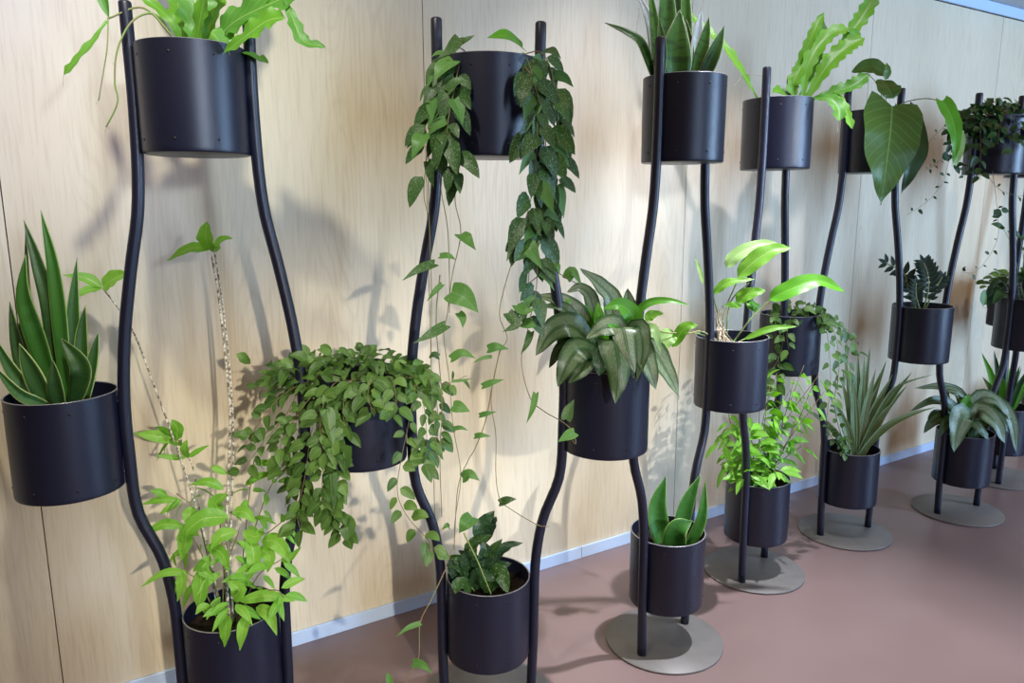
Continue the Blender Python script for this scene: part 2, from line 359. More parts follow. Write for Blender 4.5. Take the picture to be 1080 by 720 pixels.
# one of each part; the stands are copies
PROTO = {}
def make_stand(key):
    x, y, a = STANDS[key]; lx, ly = LEAN[key]
    r = bpy.data.objects.new('plant_stand', None); COL.objects.link(r); r.empty_display_size = .1
    # the fitted lean is in view axes; turn it to world axes
    wl = Matrix.Rotation(-YAW, 3, 'Z') @ V((lx, ly, 0))
    tilt = Matrix.Rotation(wl.x, 4, 'Y') @ Matrix.Rotation(-wl.y, 4, 'X')
    r.matrix_world = Matrix.Translation((x, y, 0.0005)) @ tilt @ Matrix.Rotation(radians(a), 4, 'Z')
    r['label'] = SLABEL[key]; r['category'] = 'plant stand'; r['group'] = 'wavy steel plant stands along the wall'
    def cp(kind, make, parent, loc=(0, 0, 0), name=None):
        if kind not in PROTO: o = make(); PROTO[kind] = o
        else: o = PROTO[kind].copy(); COL.objects.link(o)
        o.name = name or kind; o.parent = parent; o.location = loc; return o
    cp('base_plate', lambda: part_mesh(m_base, 'base_plate', M['base']), r)
    cp('pole_l', lambda: part_mesh(m_pole(-1), 'pole', M['metal']), r, name='pole')
    cp('pole_r', lambda: part_mesh(m_pole(1), 'pole', M['metal']), r, name='pole')
    for nm, px, pz in (('top', 0, TZ), ('mid', MIDX, MZ), ('bot', 0, BZ)):
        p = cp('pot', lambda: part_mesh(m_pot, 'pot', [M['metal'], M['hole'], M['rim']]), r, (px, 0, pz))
        p.rotation_euler.z = radians({'A': 8, 'B': -4}.get(key, 0)+{'top': 0, 'mid': 15, 'bot': 5}[nm])
        cp('soil', lambda: part_mesh(m_soil, 'soil', M['soil']), p)
        b = cp('bracket', lambda: part_mesh(m_bracket, 'bracket', M['metal']), p, ((R if nm != 'mid' else R), 0, 0)) if nm == 'mid' else None
        if b: b.rotation_euler.z = 0; p.rotation_euler.z = 0
    return r
ROOTS = {k: make_stand(k) for k in STANDS}
bpy.context.view_layer.update()
POTS = {}
for k, r in ROOTS.items():
    for nm, px, pz in (('top', 0, TZ), ('mid', MIDX, MZ), ('bot', 0, BZ)):
        POTS[k+nm] = r.matrix_world @ V((px, 0, pz+PH-.042))

# ------------------------------------------------------------------ plants
CD = -FWD                                                    # towards the viewer's side of the room
UP = V((0, 0, 1))
class Plant:
    def __init__(s, name, pot, label, cat='plant', group=None, seed=1):
        s.c = POTS[pot]; s.d0 = depth_of(s.c); s.rng = random.Random(seed)
        s.root = bpy.data.objects.new(name, None); COL.objects.link(s.root); s.root.location = s.c; s.root.empty_display_size = .05
        s.root['label'] = label; s.root['category'] = cat
        if group: s.root['group'] = group
        s.k = s.d0/F_PX
    def P(s, p):
        return at(p[0], p[1], s.d0-(p[2] if len(p) > 2 else 0.0))
    def pts(s, L): return [s.P(p) for p in L]
    def leaf(s, L, w, mat, kind='lance', thick=0.0, name='leaf', face=None, label=None, **kw):
        """a leaf of its own: midrib in view positions with room-depth offsets, width in view units"""
        mb = MB(); P = s.pts(L)
        f = face if face is not None else (CD*1.0+UP*.55+V((s.rng.uniform(-.3, .3), 0, 0)))
        blade(mb, P, w*s.k, kind, f, **kw)
        o = mb.build(name, M[mat], s.root, origin=s.c)
        if thick:
            so = o.modifiers.new('thickness', 'SOLIDIFY'); so.thickness = thick; so.offset = 0
        if label: o['label'] = label
        return o
    def stems(s, lines, rad, mat='stem', name='stem', seg=6, label=None, world=False):
        mb = MB()
        for i, L in enumerate(lines):
            P = L if world else s.pts(L); n = max(8, 5*len(P)); C = catmull(P, n)
            r = rad[i] if hasattr(rad, '__len__') else rad
            mb.tube(C, [r*(1-.35*k/n) for k in range(n+1)], seg)
        o = mb.build(name, M[mat], s.root, origin=s.c)
        if label: o['label'] = label
        return o
    def foliage(s, mb, mat, name='foliage', label=None):
        o = mb.build(name, M[mat], s.root, origin=s.c)
        if label: o['label'] = label
        return o

def ru(r, v=1.0):
    while True:
        p = V((r.uniform(-1, 1), r.uniform(-1, 1), r.uniform(-1, 1)))
        if .05 < p.length < 1: return p.normalized()*v
def vine_leaves(mb, C, n, size, rng, out, kind='ovate', wr=.6, down=.5, upf=.6, t0=0.0, t1=1.0, jit=.35, **kw):
    """n leaves along polyline C, alternating sides; out: outward direction"""
    m = len(C)-1
    for i in range(n):
        u = t0+(t1-t0)*(i+rng.uniform(.1, .9))/n; x = u*m; k = min(int(x), m-1); p = C[k].lerp(C[k+1], x-k)
        t = (C[k+1]-C[k]).normalized(); side = t.cross(out)
        if side.length < .1: side = V((1, 0, 0))
        side = side.normalized()*(1 if i % 2 else -1)
        L = size*rng.uniform(.7, 1.25)
        d = (side*rng.uniform(.5, 1.1)+out*rng.uniform(.1, .6)-UP*down*rng.uniform(.3, 1.3)+ru(rng, jit)).normalized()
        b = p+d*L*.18
        mid = b+d*L*.5+UP*L*.06; tip = b+d*L*.95-UP*L*.12*down
        blade(mb, [b, mid, tip], L*wr*rng.uniform(.85, 1.15), kind, out*.9+UP*upf+ru(rng, .45), nv=6, nu=4, **kw)
def wander(p, q, rng, n=6, a=.02):
    P = [p.lerp(q, i/n) for i in range(n+1)]
    for i in range(1, n): P[i] = P[i]+ru(rng, a)
    return P

# ---- stand A, top: bright wavy fern
p = Plant('wavy_leaf_fern', 'Atop', 'bright green wavy-leaved fern in the top pot of the nearest stand, cut by frame top', seed=2)
S = dict(kind='fernwavy', scallop=.16, wave=.07, nv=40, nu=6, fold=.18)
p.leaf([(208, 52), (206, 5), (204, -50), (196, -120, .03)], 44, 'fern_dark', wn=9, **S)
p.leaf([(222, 50, .02), (246, 24, .04), (285, 4, .06), (330, -14, .08)], 38, 'fern_dark', wn=9, **S)
p.leaf([(236, 56, .07), (262, 36, .10), (282, 22, .11), (300, 18, .12)], 25, 'fern', wn=7, **S)
p.leaf([(232, 48, .04), (262, 12, .03), (300, -20, .05)], 26, 'fern', wn=8, **S)
p.leaf([(300, 0, .08), (309, 20, .09), (320, 43, .10), (343, 50, .10)], 13, 'fern_dark', wn=5, **S)
p.leaf([(193, 52), (182, 24, .03), (158, 2, .03), (128, -20, .05)], 11, 'fern', wn=5, **S)
p.leaf([(196, 50, -.05), (186, 0, -.1), (160, -70, -.12)], 20, 'fern', wn=8, **S)
p.leaf([(216, 48, -.05), (232, -10, -.1), (262, -85, -.12)], 24, 'fern', wn=8, **S)
p.leaf([(256, 56, .02), (274, 62, -.02), (283, 66, -.04)], 15, 'fern', wn=3, **S)
p.leaf([(206, 52), (214, 6, .04), (226, -30, .08)], 18, 'fern', wn=7, **S)
p.leaf([(113, 22, .07), (97, 44, .09), (78, 66, .1), (67, 80, .1)], 9, 'fern', wn=5, **S)
p.leaf([(104, -16, .07), (110, 2, .07), (115, 19, .07)], 13, 'fern_dark', kind='lance', nv=14, fold=.4)
p.leaf([(240, 60, .05), (230, 42, .07), (222, 34, .08)], 18, 'fern', wn=3, **S)
p.stems([[(190, 52), (178, 34, .03), (150, 8, .05), (113, 20, .07)], [(188, 50), (165, 16, .04), (140, 22, .06), (124, 52, .08), (121, 86, .08), (124, 108, .08), (112, 134, .08)],
         [(114, 18, .07), (113, 50, .08), (108, 82, .08), (104, 106, .08)]], [.0032, .0026, .0018], 'stem', label='drooping green runner')
p.stems([[(113, 133, .08), (118, 140, .08)], [(113, 133, .08), (110, 142, .085)], [(104, 104, .08), (101, 110, .08)], [(122, 70, .08), (118, 66, .08)], [(67, 80, .1), (66, 92, .1)]], .0007, 'root', name='aerial_root')

# ---- stand D, top: the same kind of fern
S = dict(kind='fernwavy', scallop=.17, wave=.06, nv=44, nu=6, fold=.3)
p = Plant('wavy_leaf_fern', 'Dtop', 'lime-green wavy-leaved fern in a top pot right of centre, one leaf arching left', seed=3)
p.leaf([(838, 108), (843, 72), (856, 38, .03), (869, 13, .04)], 10, 'lime', wn=9, **S)
p.leaf([(846, 106), (852, 68, .02), (873, 38, .03), (897, 30, .04)], 16, 'fern', wn=8, **S)
p.leaf([(850, 106, .02), (872, 70, .05), (893, 50, .06), (912, 40, .07)], 19, 'lime', wn=8, **S)
p.leaf([(884, 50, .02), (902, 28, .03), (916, 6, .04), (926, -22, .05)], 16, 'fern', wn=7, **S)
p.leaf([(856, 106, .03), (880, 97, .06), (900, 90, .08), (916, 78, .09)], 15, 'fern_dark', wn=7, **S)
p.leaf([(856, 104, .05), (874, 104, .09), (884, 114, .11), (885, 128, .12)], 13, 'fern_dark', wn=6, **S)
p.leaf([(880, 96, .06), (889, 108, .09), (894, 122, .10), (899, 136, .10)], 8, 'fern', wn=5, **S)
p.leaf([(799, 106), (786, 82, .03), (766, 52, .04), (738, 26, .03), (716, 8, .02)], 11, 'lime', wn=9, **S)
p.leaf([(834, 106), (826, 98, .05), (815, 97, .08)], 13, 'lime', wn=3, **S)
p.leaf([(840, 106), (836, 90, .04), (846, 68, .05)], 14, 'lime', wn=5, **S)
p.leaf([(896, 30, .04), (901, 36, .05), (898, 44, .05)], 14, 'fern_dark', kind='round', nv=8)
p.leaf([(842, 106, -.04), (862, 60, -.08), (868, 20, -.1)], 11, 'fern_dark', wn=8, **S)
p.stems([[(784, 80, .03), (778, 86, .04), (773, 92, .04)], [(790, 88, .02), (782, 92, .03)], [(786, 78, .03), (797, 79, .04), (806, 81, .05)], [(834, 100), (826, 92, .04), (818, 88, .05)], [(882, 118, .1), (884, 140, .11)]], .0009, 'root', name='aerial_root')

# ---- stand A, middle: snake plant
p = Plant('snake_plant', 'Amid', 'tall snake plant in the side pot at the left frame edge', seed=4)
S = dict(kind='snake', thick=.0022, nv=18, nu=6, fold=.45)
for L, w, mt in [
 ([(72, 425, .03), (66, 345, .04), (57, 278, .03), (43, 222, .02)], 19, 'snake_bright'),
 ([(62, 420, .02), (42, 360, .03), (27, 312, .03), (27, 268, .02)], 24, 'snake_bright'),
 ([(61, 420), (54, 330), (40, 276, -.01), (25, 232, -.02)], 18, 'snake'),
 ([(40, 420, -.03), (22, 372, -.03), (10, 318, -.04)], 18, 'snake'),
 ([(55, 430, .06), (38, 396, .08), (20, 362, .09)], 24, 'snake_pale'),
 ([(80, 430, .05), (88, 392, .07), (64, 356, .07)], 26, 'snake'),
 ([(80, 420, -.02), (78, 340, -.03), (81, 272, -.04)], 17, 'snake_pale'),
 ([(88, 420, -.01), (87, 360, -.02), (90, 322, -.02)], 16, 'snake_pale'),
 ([(92, 420, .01), (99, 380, .01), (104, 350, .01)], 14, 'snake_pale'),
 ([(50, 428, .07), (22, 416, .10), (-8, 384, .12)], 13, 'snake_pale'),
 ([(42, 425, .03), (14, 392, .04), (-8, 352, .05)], 15, 'snake_pale'),
 ([(52, 418, -.03), (30, 362, -.04), (22, 330, -.05)], 17, 'snake_bright'),
 ([(66, 420, -.05), (54, 360, -.06), (50, 290, -.07)], 16, 'snake_bright'),
 ([(46, 420, -.05), (32, 330, -.06), (27, 236, -.07)], 10, 'snake'),
 ([(66, 432, .07), (60, 405, .08), (56, 380, .08)], 20, 'snake')]:
    p.leaf(L, w, mt, **S)

# ---- stand C, top: broad snake plant
p = Plant('snake_plant', 'Ctop', 'broad dark snake plant in a high pot right of centre, its tips cut off', seed=5)
for L, w, mt in [
 ([(690, 84, .02), (676, 48, .05), (660, 35, .06), (638, 24, .06)], 13, 'snake_dark'),
 ([(712, 92, .05), (712, 55, .06), (717, 10, .05)], 34, 'snake_dark'),
 ([(700, 90), (702, 30), (703, -50)], 26, 'snake_dark'),
 ([(692, 86), (686, 30), (671, -10)], 15, 'snake_silver'),
 ([(694, 82, .03), (690, 30, .03), (684, -20, .03)], 13, 'snake_dark'),
 ([(697, 82, .09), (697, 48, .09), (695, 18, .09)], 12, 'snake_dark'),
 ([(722, 88), (727, 55), (724, 20)], 12, 'snake_dark'),
 ([(716, 88, -.04), (722, 30, -.05), (722, -40, -.05)], 18, 'snake_dark'),
 ([(732, 88), (734, 48), (740, 8)], 16, 'snake_silver'),
 ([(730, 88, .04), (741, 50, .05), (748, 17, .05)], 15, 'snake_dark'),
 ([(738, 90, .05), (753, 56, .07), (764, 27, .07)], 16, 'snake_dark'),
 ([(708, 88, -.03), (712, 20, -.04), (716, -60, -.05)], 16, 'snake')]:
    p.leaf(L, w, mt, **S)
p.stems([[(672, 42, .05), (672, 25, .05), (675, 10, .05)], [(675, 10, .05), (672, 8, .05)]], .0007, 'root', name='dry_stem')

# ---- stand C, bottom: young snake plant
p = Plant('snake_plant', 'Cbot', 'small snake plant of four broad leaves in a low pot right of centre', seed=6)
for L, w, mt in [
 ([(700, 584), (692, 540), (702, 502)], 25, 'snake_bright'), ([(712, 582), (722, 536), (739, 500)], 19, 'snake_bright'),
 ([(722, 584, .02), (739, 548, .03), (744, 506, .03)], 13, 'snake_bright'), ([(708, 588, .04), (714, 560, .07), (730, 549, .07)], 26, 'snake_bright')]:
    p.leaf(L, w, mt, **S)

# ---- stand A, bottom: bright shrub with two long canes
p = Plant('cane_shrub', 'Abot', 'bright green leafy shrub with two long speckled canes in a low pot', seed=8)
p.stems([[(244, 668), (238, 590, .02), (243, 450, .03), (240, 400, .03), (231, 315, .03), (223, 268, .03)], [(247, 668), (243, 590), (246, 470, .01), (243, 400, .02), (236, 330, .02), (226, 264, .03)],
         [(236, 668, .02), (222, 590, .03), (196, 500, .04), (160, 400, .05), (138, 345, .05), (108, 303, .05)], [(234, 668, -.02), (214, 560, -.02), (205, 500), (199, 482)]], [.0042, .0034, .0030, .0022], 'cane', name='cane')
br = [[(240, 668, .02), (228, 620, .04), (208, 575, .05), (192, 553, .06)], [(244, 668), (262, 580, .05), (285, 560, .05), (300, 548, .04)], [(240, 668), (236, 600), (232, 540, .02), (240, 515, .03)],
      [(236, 668, .04), (214, 620, .07), (198, 604, .08), (186, 602, .08)], [(246, 668, .03), (264, 630, .08), (290, 622, .1), (300, 630, .1)], [(243, 668, .05), (244, 640, .1), (246, 632, .11)],
      [(248, 668), (256, 590), (262, 530), (268, 485, .02)], [(238, 668), (222, 600), (206, 540, .03), (186, 520, .03)], [(244, 668, -.03), (256, 600, -.05), (282, 520, -.04), (300, 498, -.02)],
      [(238, 668, .02), (235, 640, .04), (238, 600, .06), (252, 560, .07)], [(246, 668, .02), (270, 610, .05), (296, 590, .06)], [(199, 482), (188, 464), (172, 458)]]
p.stems(br, [.0018]*len(br), 'red_stem')
S2 = dict(kind='lance', nv=10, nu=4, fold=.22, wave=.05)
for L, w in [
 ([(222, 264, .03), (217, 250, .06), (218, 233, .06)], 20), ([(221, 263, .03), (200, 262, .05), (176, 275, .05)], 14), ([(225, 262, .03), (234, 252, .03), (246, 251, .02)], 9),
 ([(224, 264, .03), (229, 262, .05), (229, 256, .05)], 9), ([(224, 264, .03), (216, 263, .06), (206, 266, .08)], 8),
 ([(108, 303, .05), (120, 294, .06), (135, 288, .07)], 21), ([(108, 303, .05), (90, 293, .06), (67, 290, .07)], 13), ([(107, 304, .05), (90, 307, .08), (71, 318, .1)], 12),
 ([(188, 464), (165, 460, .02), (141, 457, .03)], 15), ([(186, 463), (187, 452, .01), (181, 442, .02)], 17), ([(198, 483), (195, 473, .02), (197, 463, .02)], 11), ([(199, 482), (208, 476), (221, 469)], 7),
 ([(196, 483), (180, 482, .02), (165, 480, .03)], 7), ([(192, 528, .03), (170, 527, .04), (148, 532, .04)], 9), ([(190, 530, .03), (178, 536, .05), (168, 542, .05)], 8), ([(176, 523, .03), (168, 519, .04), (158, 517, .05)], 9),
 ([(194, 555, .06), (172, 553, .07), (150, 566, .08)], 12), ([(194, 552, .06), (196, 570, .09), (190, 592, .1)], 19), ([(241, 545, .06), (212, 548, .09), (188, 570, .1)], 20), ([(202, 534, .04), (200, 545, .06), (204, 560, .07)], 15),
 ([(200, 604, .08), (174, 604, .09), (148, 619, .1)], 9), ([(190, 603, .08), (192, 616, .1), (187, 634, .1)], 14), ([(211, 600, .07), (212, 622, .1), (209, 645, .1)], 19), ([(222, 585, .06), (214, 600, .08), (228, 612, .09)], 14),
 ([(240, 648, .11), (238, 664, .13), (237, 682, .13)], 15), ([(262, 645, .1), (256, 664, .13), (253, 686, .13)], 13), ([(270, 640, .1), (284, 648, .12), (292, 670, .13)], 14), ([(252, 634, .1), (282, 628, .1), (312, 634, .09)], 13),
 ([(258, 512, .02), (274, 502, .02), (294, 498, .02)], 9), ([(236, 516, .03), (220, 508, .04), (200, 511, .04)], 11), ([(276, 570, .05), (292, 572, .07), (306, 594, .08)], 18), ([(272, 578, .05), (284, 586, .08), (282, 604, .08)], 15),
 ([(246, 540, .06), (258, 540, .07), (270, 552, .08)], 14), ([(232, 540, .05), (228, 530, .06), (240, 520, .06)], 18), ([(250, 560, .07), (232, 566, .09), (222, 580, .1)], 16), ([(256, 560, .06), (270, 566, .07), (278, 556, .07)], 15),
 ([(268, 486, .02), (282, 488, .02), (300, 480, .02)], 8), ([(240, 500, .03), (228, 494, .04), (222, 492, .04)], 8), ([(296, 590, .06), (306, 588, .06), (318, 576, .06)], 9), ([(300, 548, .04), (312, 540, .04), (332, 545, .04)], 10),
 ([(246, 632, .1), (252, 622, .12), (240, 612, .12)], 18), ([(225, 648, .09), (214, 640, .11), (206, 648, .12)], 10), ([(262, 560, .05), (268, 590, .09), (262, 612, .09)], 16), ([(218, 575, .07), (234, 584, .1), (242, 604, .1)], 14)]:
    p.leaf(L, w, 'shrub', **dict(S2, kind='ovate' if w > 19 else 'lance'))
mb = MB()
for b in br:
    C = catmull(p.pts(b), 16); out = (C[-1]-p.c); out.z = 0; out = (out.normalized() if out.length > .02 else CD)*.6+CD*.5
    vine_leaves(mb, C, 6, .062, p.rng, out.normalized(), 'lance', .34, down=.35, upf=.9, t0=.45, t1=1.0, fold=.2)
p.foliage(mb, 'shrub')

# ---- stand B, top: speckled trailing vine
p = Plant('trailing_vine', 'Btop', 'silver-speckled vine hanging in two long curtains from the top pot left of centre', seed=11)
vines = [
 [(500, 62, .0), (482, 50, .04), (466, 66, .06), (456, 108, .07), (452, 150, .07), (447, 200, .07), (451, 226, .07)],
 [(500, 62, .02), (488, 58, .08), (478, 100, .12), (472, 140, .12), (482, 180, .1), (480, 212, .08), (486, 246, .06), (477, 290, .05), (472, 330, .05), (468, 354, .05), (474, 400, .05), (478, 450, .05), (486, 500, .05), (480, 548, .05), (479, 580, .05)],
 [(500, 62, .02), (476, 60, .05), (462, 120, .09), (464, 190, .08), (472, 240, .06), (474, 290, .04), (474, 330, .04)],
 [(500, 62, 0), (470, 58, .03), (455, 90, .03), (452, 200, .03), (455, 300, .03), (455, 400, .03), (460, 470, .03)],
 [(540, 62, .02), (556, 62, .08), (566, 110, .1), (566, 160, .1), (560, 210, .09), (545, 260, .08), (531, 307, .08), (527, 334, .08), (535, 356, .08), (526, 375, .08), (518, 420, .08), (523, 458, .08), (523, 500, .08), (527, 526, .09), (536, 535, .1), (566, 553, .14), (579, 555, .15)],
 [(540, 62, .0), (572, 56, .04), (586, 100, .05), (588, 160, .05), (580, 220, .05), (562, 262, .05), (556, 310, .05), (552, 345, .05)],
 [(540, 62, .03), (560, 80, .1), (575, 140, .09), (572, 200, .07), (566, 250, .06), (566, 300, .06), (556, 350, .06), (550, 382, .07), (559, 419, .09), (573, 433, .12), (595, 446, .19), (605, 457, .2), (607, 468, .2), (601, 460, .2)],
 [(528, 365, .08), (519, 408, .08), (512, 444, .08), (501, 473, .07), (494, 485, .07), (483, 514, .06), (479, 575, .06)],
 [(470, 600, .1), (455, 632, .14), (443, 657, .16), (441, 695, .17), (424, 722, .18), (412, 745, .18)],
 [(479, 575, .05), (472, 592, .08), (470, 600, .1)],
 [(464, 290, .05), (460, 340, .05), (466, 420, .05), (464, 480, .05), (466, 545, .05)],
 [(556, 300, .06), (576, 285, .05), (584, 284, .04), (598, 294, .04), (612, 300, .04)]]
p.stems(vines, [.0014]*len(vines), 'red_stem', name='vine')
rg = p.rng
mb = MB(); mb2 = MB()
for vi, n, sz, t0, t1 in ((0, 16, .058, .10, .78), (1, 18, .062, .04, .30), (2, 17, .058, .08, .42), (3, 7, .045, .1, .4), (4, 20, .066, .04, .30), (5, 24, .066, .04, .62), (5, 7, .055, .62, .95), (6, 24, .064, .04, .42)):
    C = catmull(p.pts(vines[vi]), 60); c0 = C[10]; out = V((c0.x-p.c.x, c0.y-p.c.y, 0)).normalized()*.5+CD*.8
    vine_leaves(mb, C, n, sz, rg, out.normalized(), 'ovate', .58, down=1.7, upf=.1, t0=t0, t1=t1, fold=.2)
    vine_leaves(mb2, C, max(2, n//3), sz*.9, rg, out.normalized(), 'cordate', .60, down=1.4, upf=.2, t0=t0, t1=t1, lobe=.08, fold=.15)
p.foliage(mb, 'scind'); p.foliage(mb2, 'scind_light')
SH = dict(kind='cordate', lobe=.12, nv=10, nu=6, fold=.18)
for L, w, mt in [
 ([(551, 50, .0), (534, 38, .05), (513, 40, .07)], 26, 'green'),
 ([(476, 308, .06), (490, 314, .08), (505, 330, .08)], 30, 'scind_light'), ([(458, 278, .07), (442, 284, .09), (424, 296, .1)], 13, 'scind'), ([(470, 343, .07), (455, 352, .09), (436, 362, .1)], 14, 'scind'),
 ([(486, 247, .06), (492, 252, .08), (502, 264, .08)], 19, 'scind_light'), ([(464, 270, .06), (473, 270, .07), (481, 274, .07)], 10, 'scind_light'), ([(476, 378, .06), (488, 372, .07), (502, 378, .07)], 12, 'scind_light'),
 ([(478, 428, .06), (486, 430, .07), (496, 434, .07)], 16, 'scind_light'), ([(515, 368, .08), (524, 366, .09), (537, 368, .09)], 13, 'scind_light'), ([(509, 407, .08), (520, 403, .09), (532, 400, .09)], 9, 'scind_light'),
 ([(506, 438, .08), (514, 436, .09), (524, 434, .09)], 7, 'scind_light'), ([(501, 460, .07), (508, 459, .08), (518, 460, .08)], 8, 'scind_light'), ([(488, 504, .06), (496, 500, .07), (506, 507, .07)], 14, 'scind_light'),
 ([(527, 530, .09), (536, 527, .1), (545, 526, .1)], 10, 'scind'), ([(498, 545, .07), (491, 552, .1), (484, 562, .1)], 20, 'scind_light'), ([(478, 452, .06), (486, 451, .07), (494, 454, .07)], 6, 'scind_light'),
 ([(474, 556, .05), (471, 554, .07), (466, 559, .07)], 7, 'scind_light'), ([(477, 402, .06), (488, 401, .06), (499, 399, .06)], 4, 'scind_light'), ([(518, 376, .08), (508, 378, .08), (498, 383, .08)], 5, 'scind_light'),
 ([(565, 415, .1), (562, 430, .12), (555, 447, .12)], 8, 'scind_light'), ([(597, 442, .2), (600, 432, .2), (606, 421, .2)], 13, 'scind'), ([(606, 456, .2), (598, 460, .21), (588, 466, .22)], 13, 'scind_light'),
 ([(443, 657, .16), (430, 662, .17), (417, 672, .18)], 6, 'scind_light'), ([(436, 699, .17), (446, 701, .18), (456, 710, .19)], 10, 'scind_light'), ([(412, 722, .18), (410, 714, .18), (408, 708, .18)], 8, 'scind_light'),
 ([(484, 330, .06), (488, 336, .07), (488, 346, .07)], 11, 'scind_light'), ([(463, 376, .05), (457, 374, .06), (452, 378, .06)], 9, 'scind'), ([(466, 300, .05), (458, 308, .06), (450, 318, .06)], 8, 'scind_light'),
 ([(598, 294, .04), (604, 286, .05), (614, 302, .05)], 14, 'scind_light'), ([(584, 284, .04), (588, 280, .05), (590, 290, .05)], 9, 'scind_light'),
 ([(554, 268, .08), (558, 262, .1), (572, 284, .1)], 26, 'scind_light'), ([(538, 266, .09), (541, 256, .1), (534, 276, .11)], 14, 'scind'), ([(545, 322, .08), (552, 328, .1), (566, 326, .1)], 14, 'scind_light'),
 ([(536, 330, .08), (544, 342, .1), (530, 350, .1)], 15, 'scind'), ([(552, 340, .07), (558, 342, .09), (566, 344, .09)], 15, 'scind_light'), ([(560, 350, .07), (556, 362, .09), (549, 374, .09)], 9, 'scind'),
 ([(484, 40, .05), (476, 52, .08), (461, 62, .09)], 16, 'scind'), ([(482, 48, .05), (492, 42, .06), (501, 37, .06)], 10, 'scind'), ([(478, 64, .1), (466, 72, .12), (458, 86, .12)], 22, 'scind_light'),
 ([(472, 96, .12), (482, 86, .13), (495, 86, .13)], 14, 'scind'), ([(446, 142, .08), (442, 150, .1), (434, 168, .1)], 22, 'scind_light'), ([(482, 165, .1), (481, 178, .12), (474, 195, .12)], 9, 'scind'),
 ([(584, 100, .07), (592, 112, .09), (600, 130, .09)], 22, 'scind'), ([(556, 80, .12), (552, 98, .14), (549, 114, .14)], 18, 'scind'), ([(572, 56, .08), (582, 54, .1), (592, 62, .1)], 18, 'scind')]:
    p.leaf(L, w, mt, **SH)

# ---- trailing mounds
def mound(p, x0, x1, yt, yb, n, size, mat, rng, kind='ovate', wr=.62, dd=(.0, .13), **kw):
    """leafy cushion over the pot rim between view columns x0..x1"""
    mb = MB()
    for i in range(n):
        x = rng.uniform(x0, x1); u = (x-(x0+x1)/2)/((x1-x0)/2); d = rng.uniform(*dd); top = yt+(abs(u)**2.2)*(yb-yt)*.45
        y = top+(rng.random()**1.3)*(yb-top)*(.35+.65*d/max(dd[1], .01))
        b = p.P((x, y, d)); out = V((b.x-p.c.x, b.y-p.c.y, 0)); out = out.normalized() if out.length > .01 else CD
        dr = (out*.8+ru(rng, .8)+UP*rng.uniform(-.4, .35)).normalized(); L = size*rng.uniform(.75, 1.2)
        blade(mb, [b, b+dr*L*.5+UP*.003, b+dr*L-UP*L*.15], L*wr, kind, CD*.55+UP*.9+out*.3+ru(rng, .5), nv=6, nu=4, fold=.2, **kw)
    return mb
p = Plant('trailing_houseplant', 'Bmid', 'bushy small-leaved trailing plant spilling from the side pot left of centre', seed=21)
rg = p.rng
mb = mound(p, 286, 450, 374, 428, 300, .040, 'hoya', rg, dd=(-.10, .13))
vs = [([(395, 412), (350, 395, .05), (310, 386, .08), (265, 386, .09)], 7), ([(392, 412), (340, 400, .06), (300, 415, .09), (272, 448, .1), (262, 470, .1)], 12), ([(392, 412), (345, 405, .08), (312, 440, .1), (296, 470, .1), (302, 500, .1)], 20),
      ([(396, 412, .02), (350, 405, .1), (330, 450, .13), (322, 500, .13), (314, 540, .13), (316, 556, .13)], 26), ([(396, 412, .02), (365, 402, .1), (352, 440, .14), (356, 490, .15), (352, 530, .15), (364, 566, .15)], 30),
      ([(396, 412, .02), (356, 402, .12), (338, 440, .15), (342, 480, .16), (340, 520, .16), (352, 545, .16)], 26), ([(396, 412), (335, 400, .02), (322, 430, .03), (310, 480, .03), (306, 530, .03)], 22),
      ([(400, 412, .04), (372, 400, .14), (362, 430, .16), (366, 460, .16)], 12), ([(400, 412), (430, 398, .09), (446, 424, .13), (450, 470, .13), (444, 490, .13)], 17), ([(400, 412), (440, 396, .04), (458, 415, .06), (462, 455, .06), (456, 480, .06)], 18),
      ([(400, 412), (436, 396, .10), (432, 440, .15), (424, 480, .15), (419, 518, .15), (430, 545, .15), (452, 570, .15), (458, 586, .15)], 13), ([(400, 412, .04), (392, 398, .15), (388, 420, .17), (396, 436, .17)], 7), ([(400, 412, .04), (412, 398, .15), (418, 425, .17), (410, 440, .17)], 7),
      ([(400, 412), (450, 400, 0), (470, 405, 0), (492, 396, 0)], 4), ([(390, 412), (345, 395, -.04), (300, 398, -.06), (268, 410, -.06)], 8), ([(392, 412, .02), (330, 398, .05), (300, 440, .07), (275, 470, .08), (254, 500, .08)], 11)]
for L, n in vs:
    C = catmull(p.pts(L), 40); c0 = C[20]; out = V((c0.x-p.c.x, c0.y-p.c.y, 0)).normalized()*.6+CD*.6
    vine_leaves(mb, C, int(n*1.5), .040, rg, out.normalized(), 'ovate', .62, down=.8, upf=.5, t0=.18, t1=1.0, fold=.18)
p.foliage(mb, 'hoya'); p.stems([L for L, n in vs], [.0011]*len(vs), 'red_stem', name='vine')
for L, w in [([(352, 448, .17), (345, 430, .18), (352, 472, .18)], 18), ([(356, 484, .17), (362, 476, .18), (364, 500, .18)], 20), ([(352, 510, .17), (348, 500, .18), (352, 540, .18)], 17), ([(362, 552, .16), (366, 556, .17), (368, 574, .17)], 18), ([(344, 476, .17), (350, 470, .18), (354, 494, .18)], 17), ([(376, 410, .15), (372, 412, .16), (362, 420, .17)], 14)]:
    p.leaf(L, w, 'hoya', kind='ovate', nv=8, nu=4, fold=.2, label='large dark lower leaf')

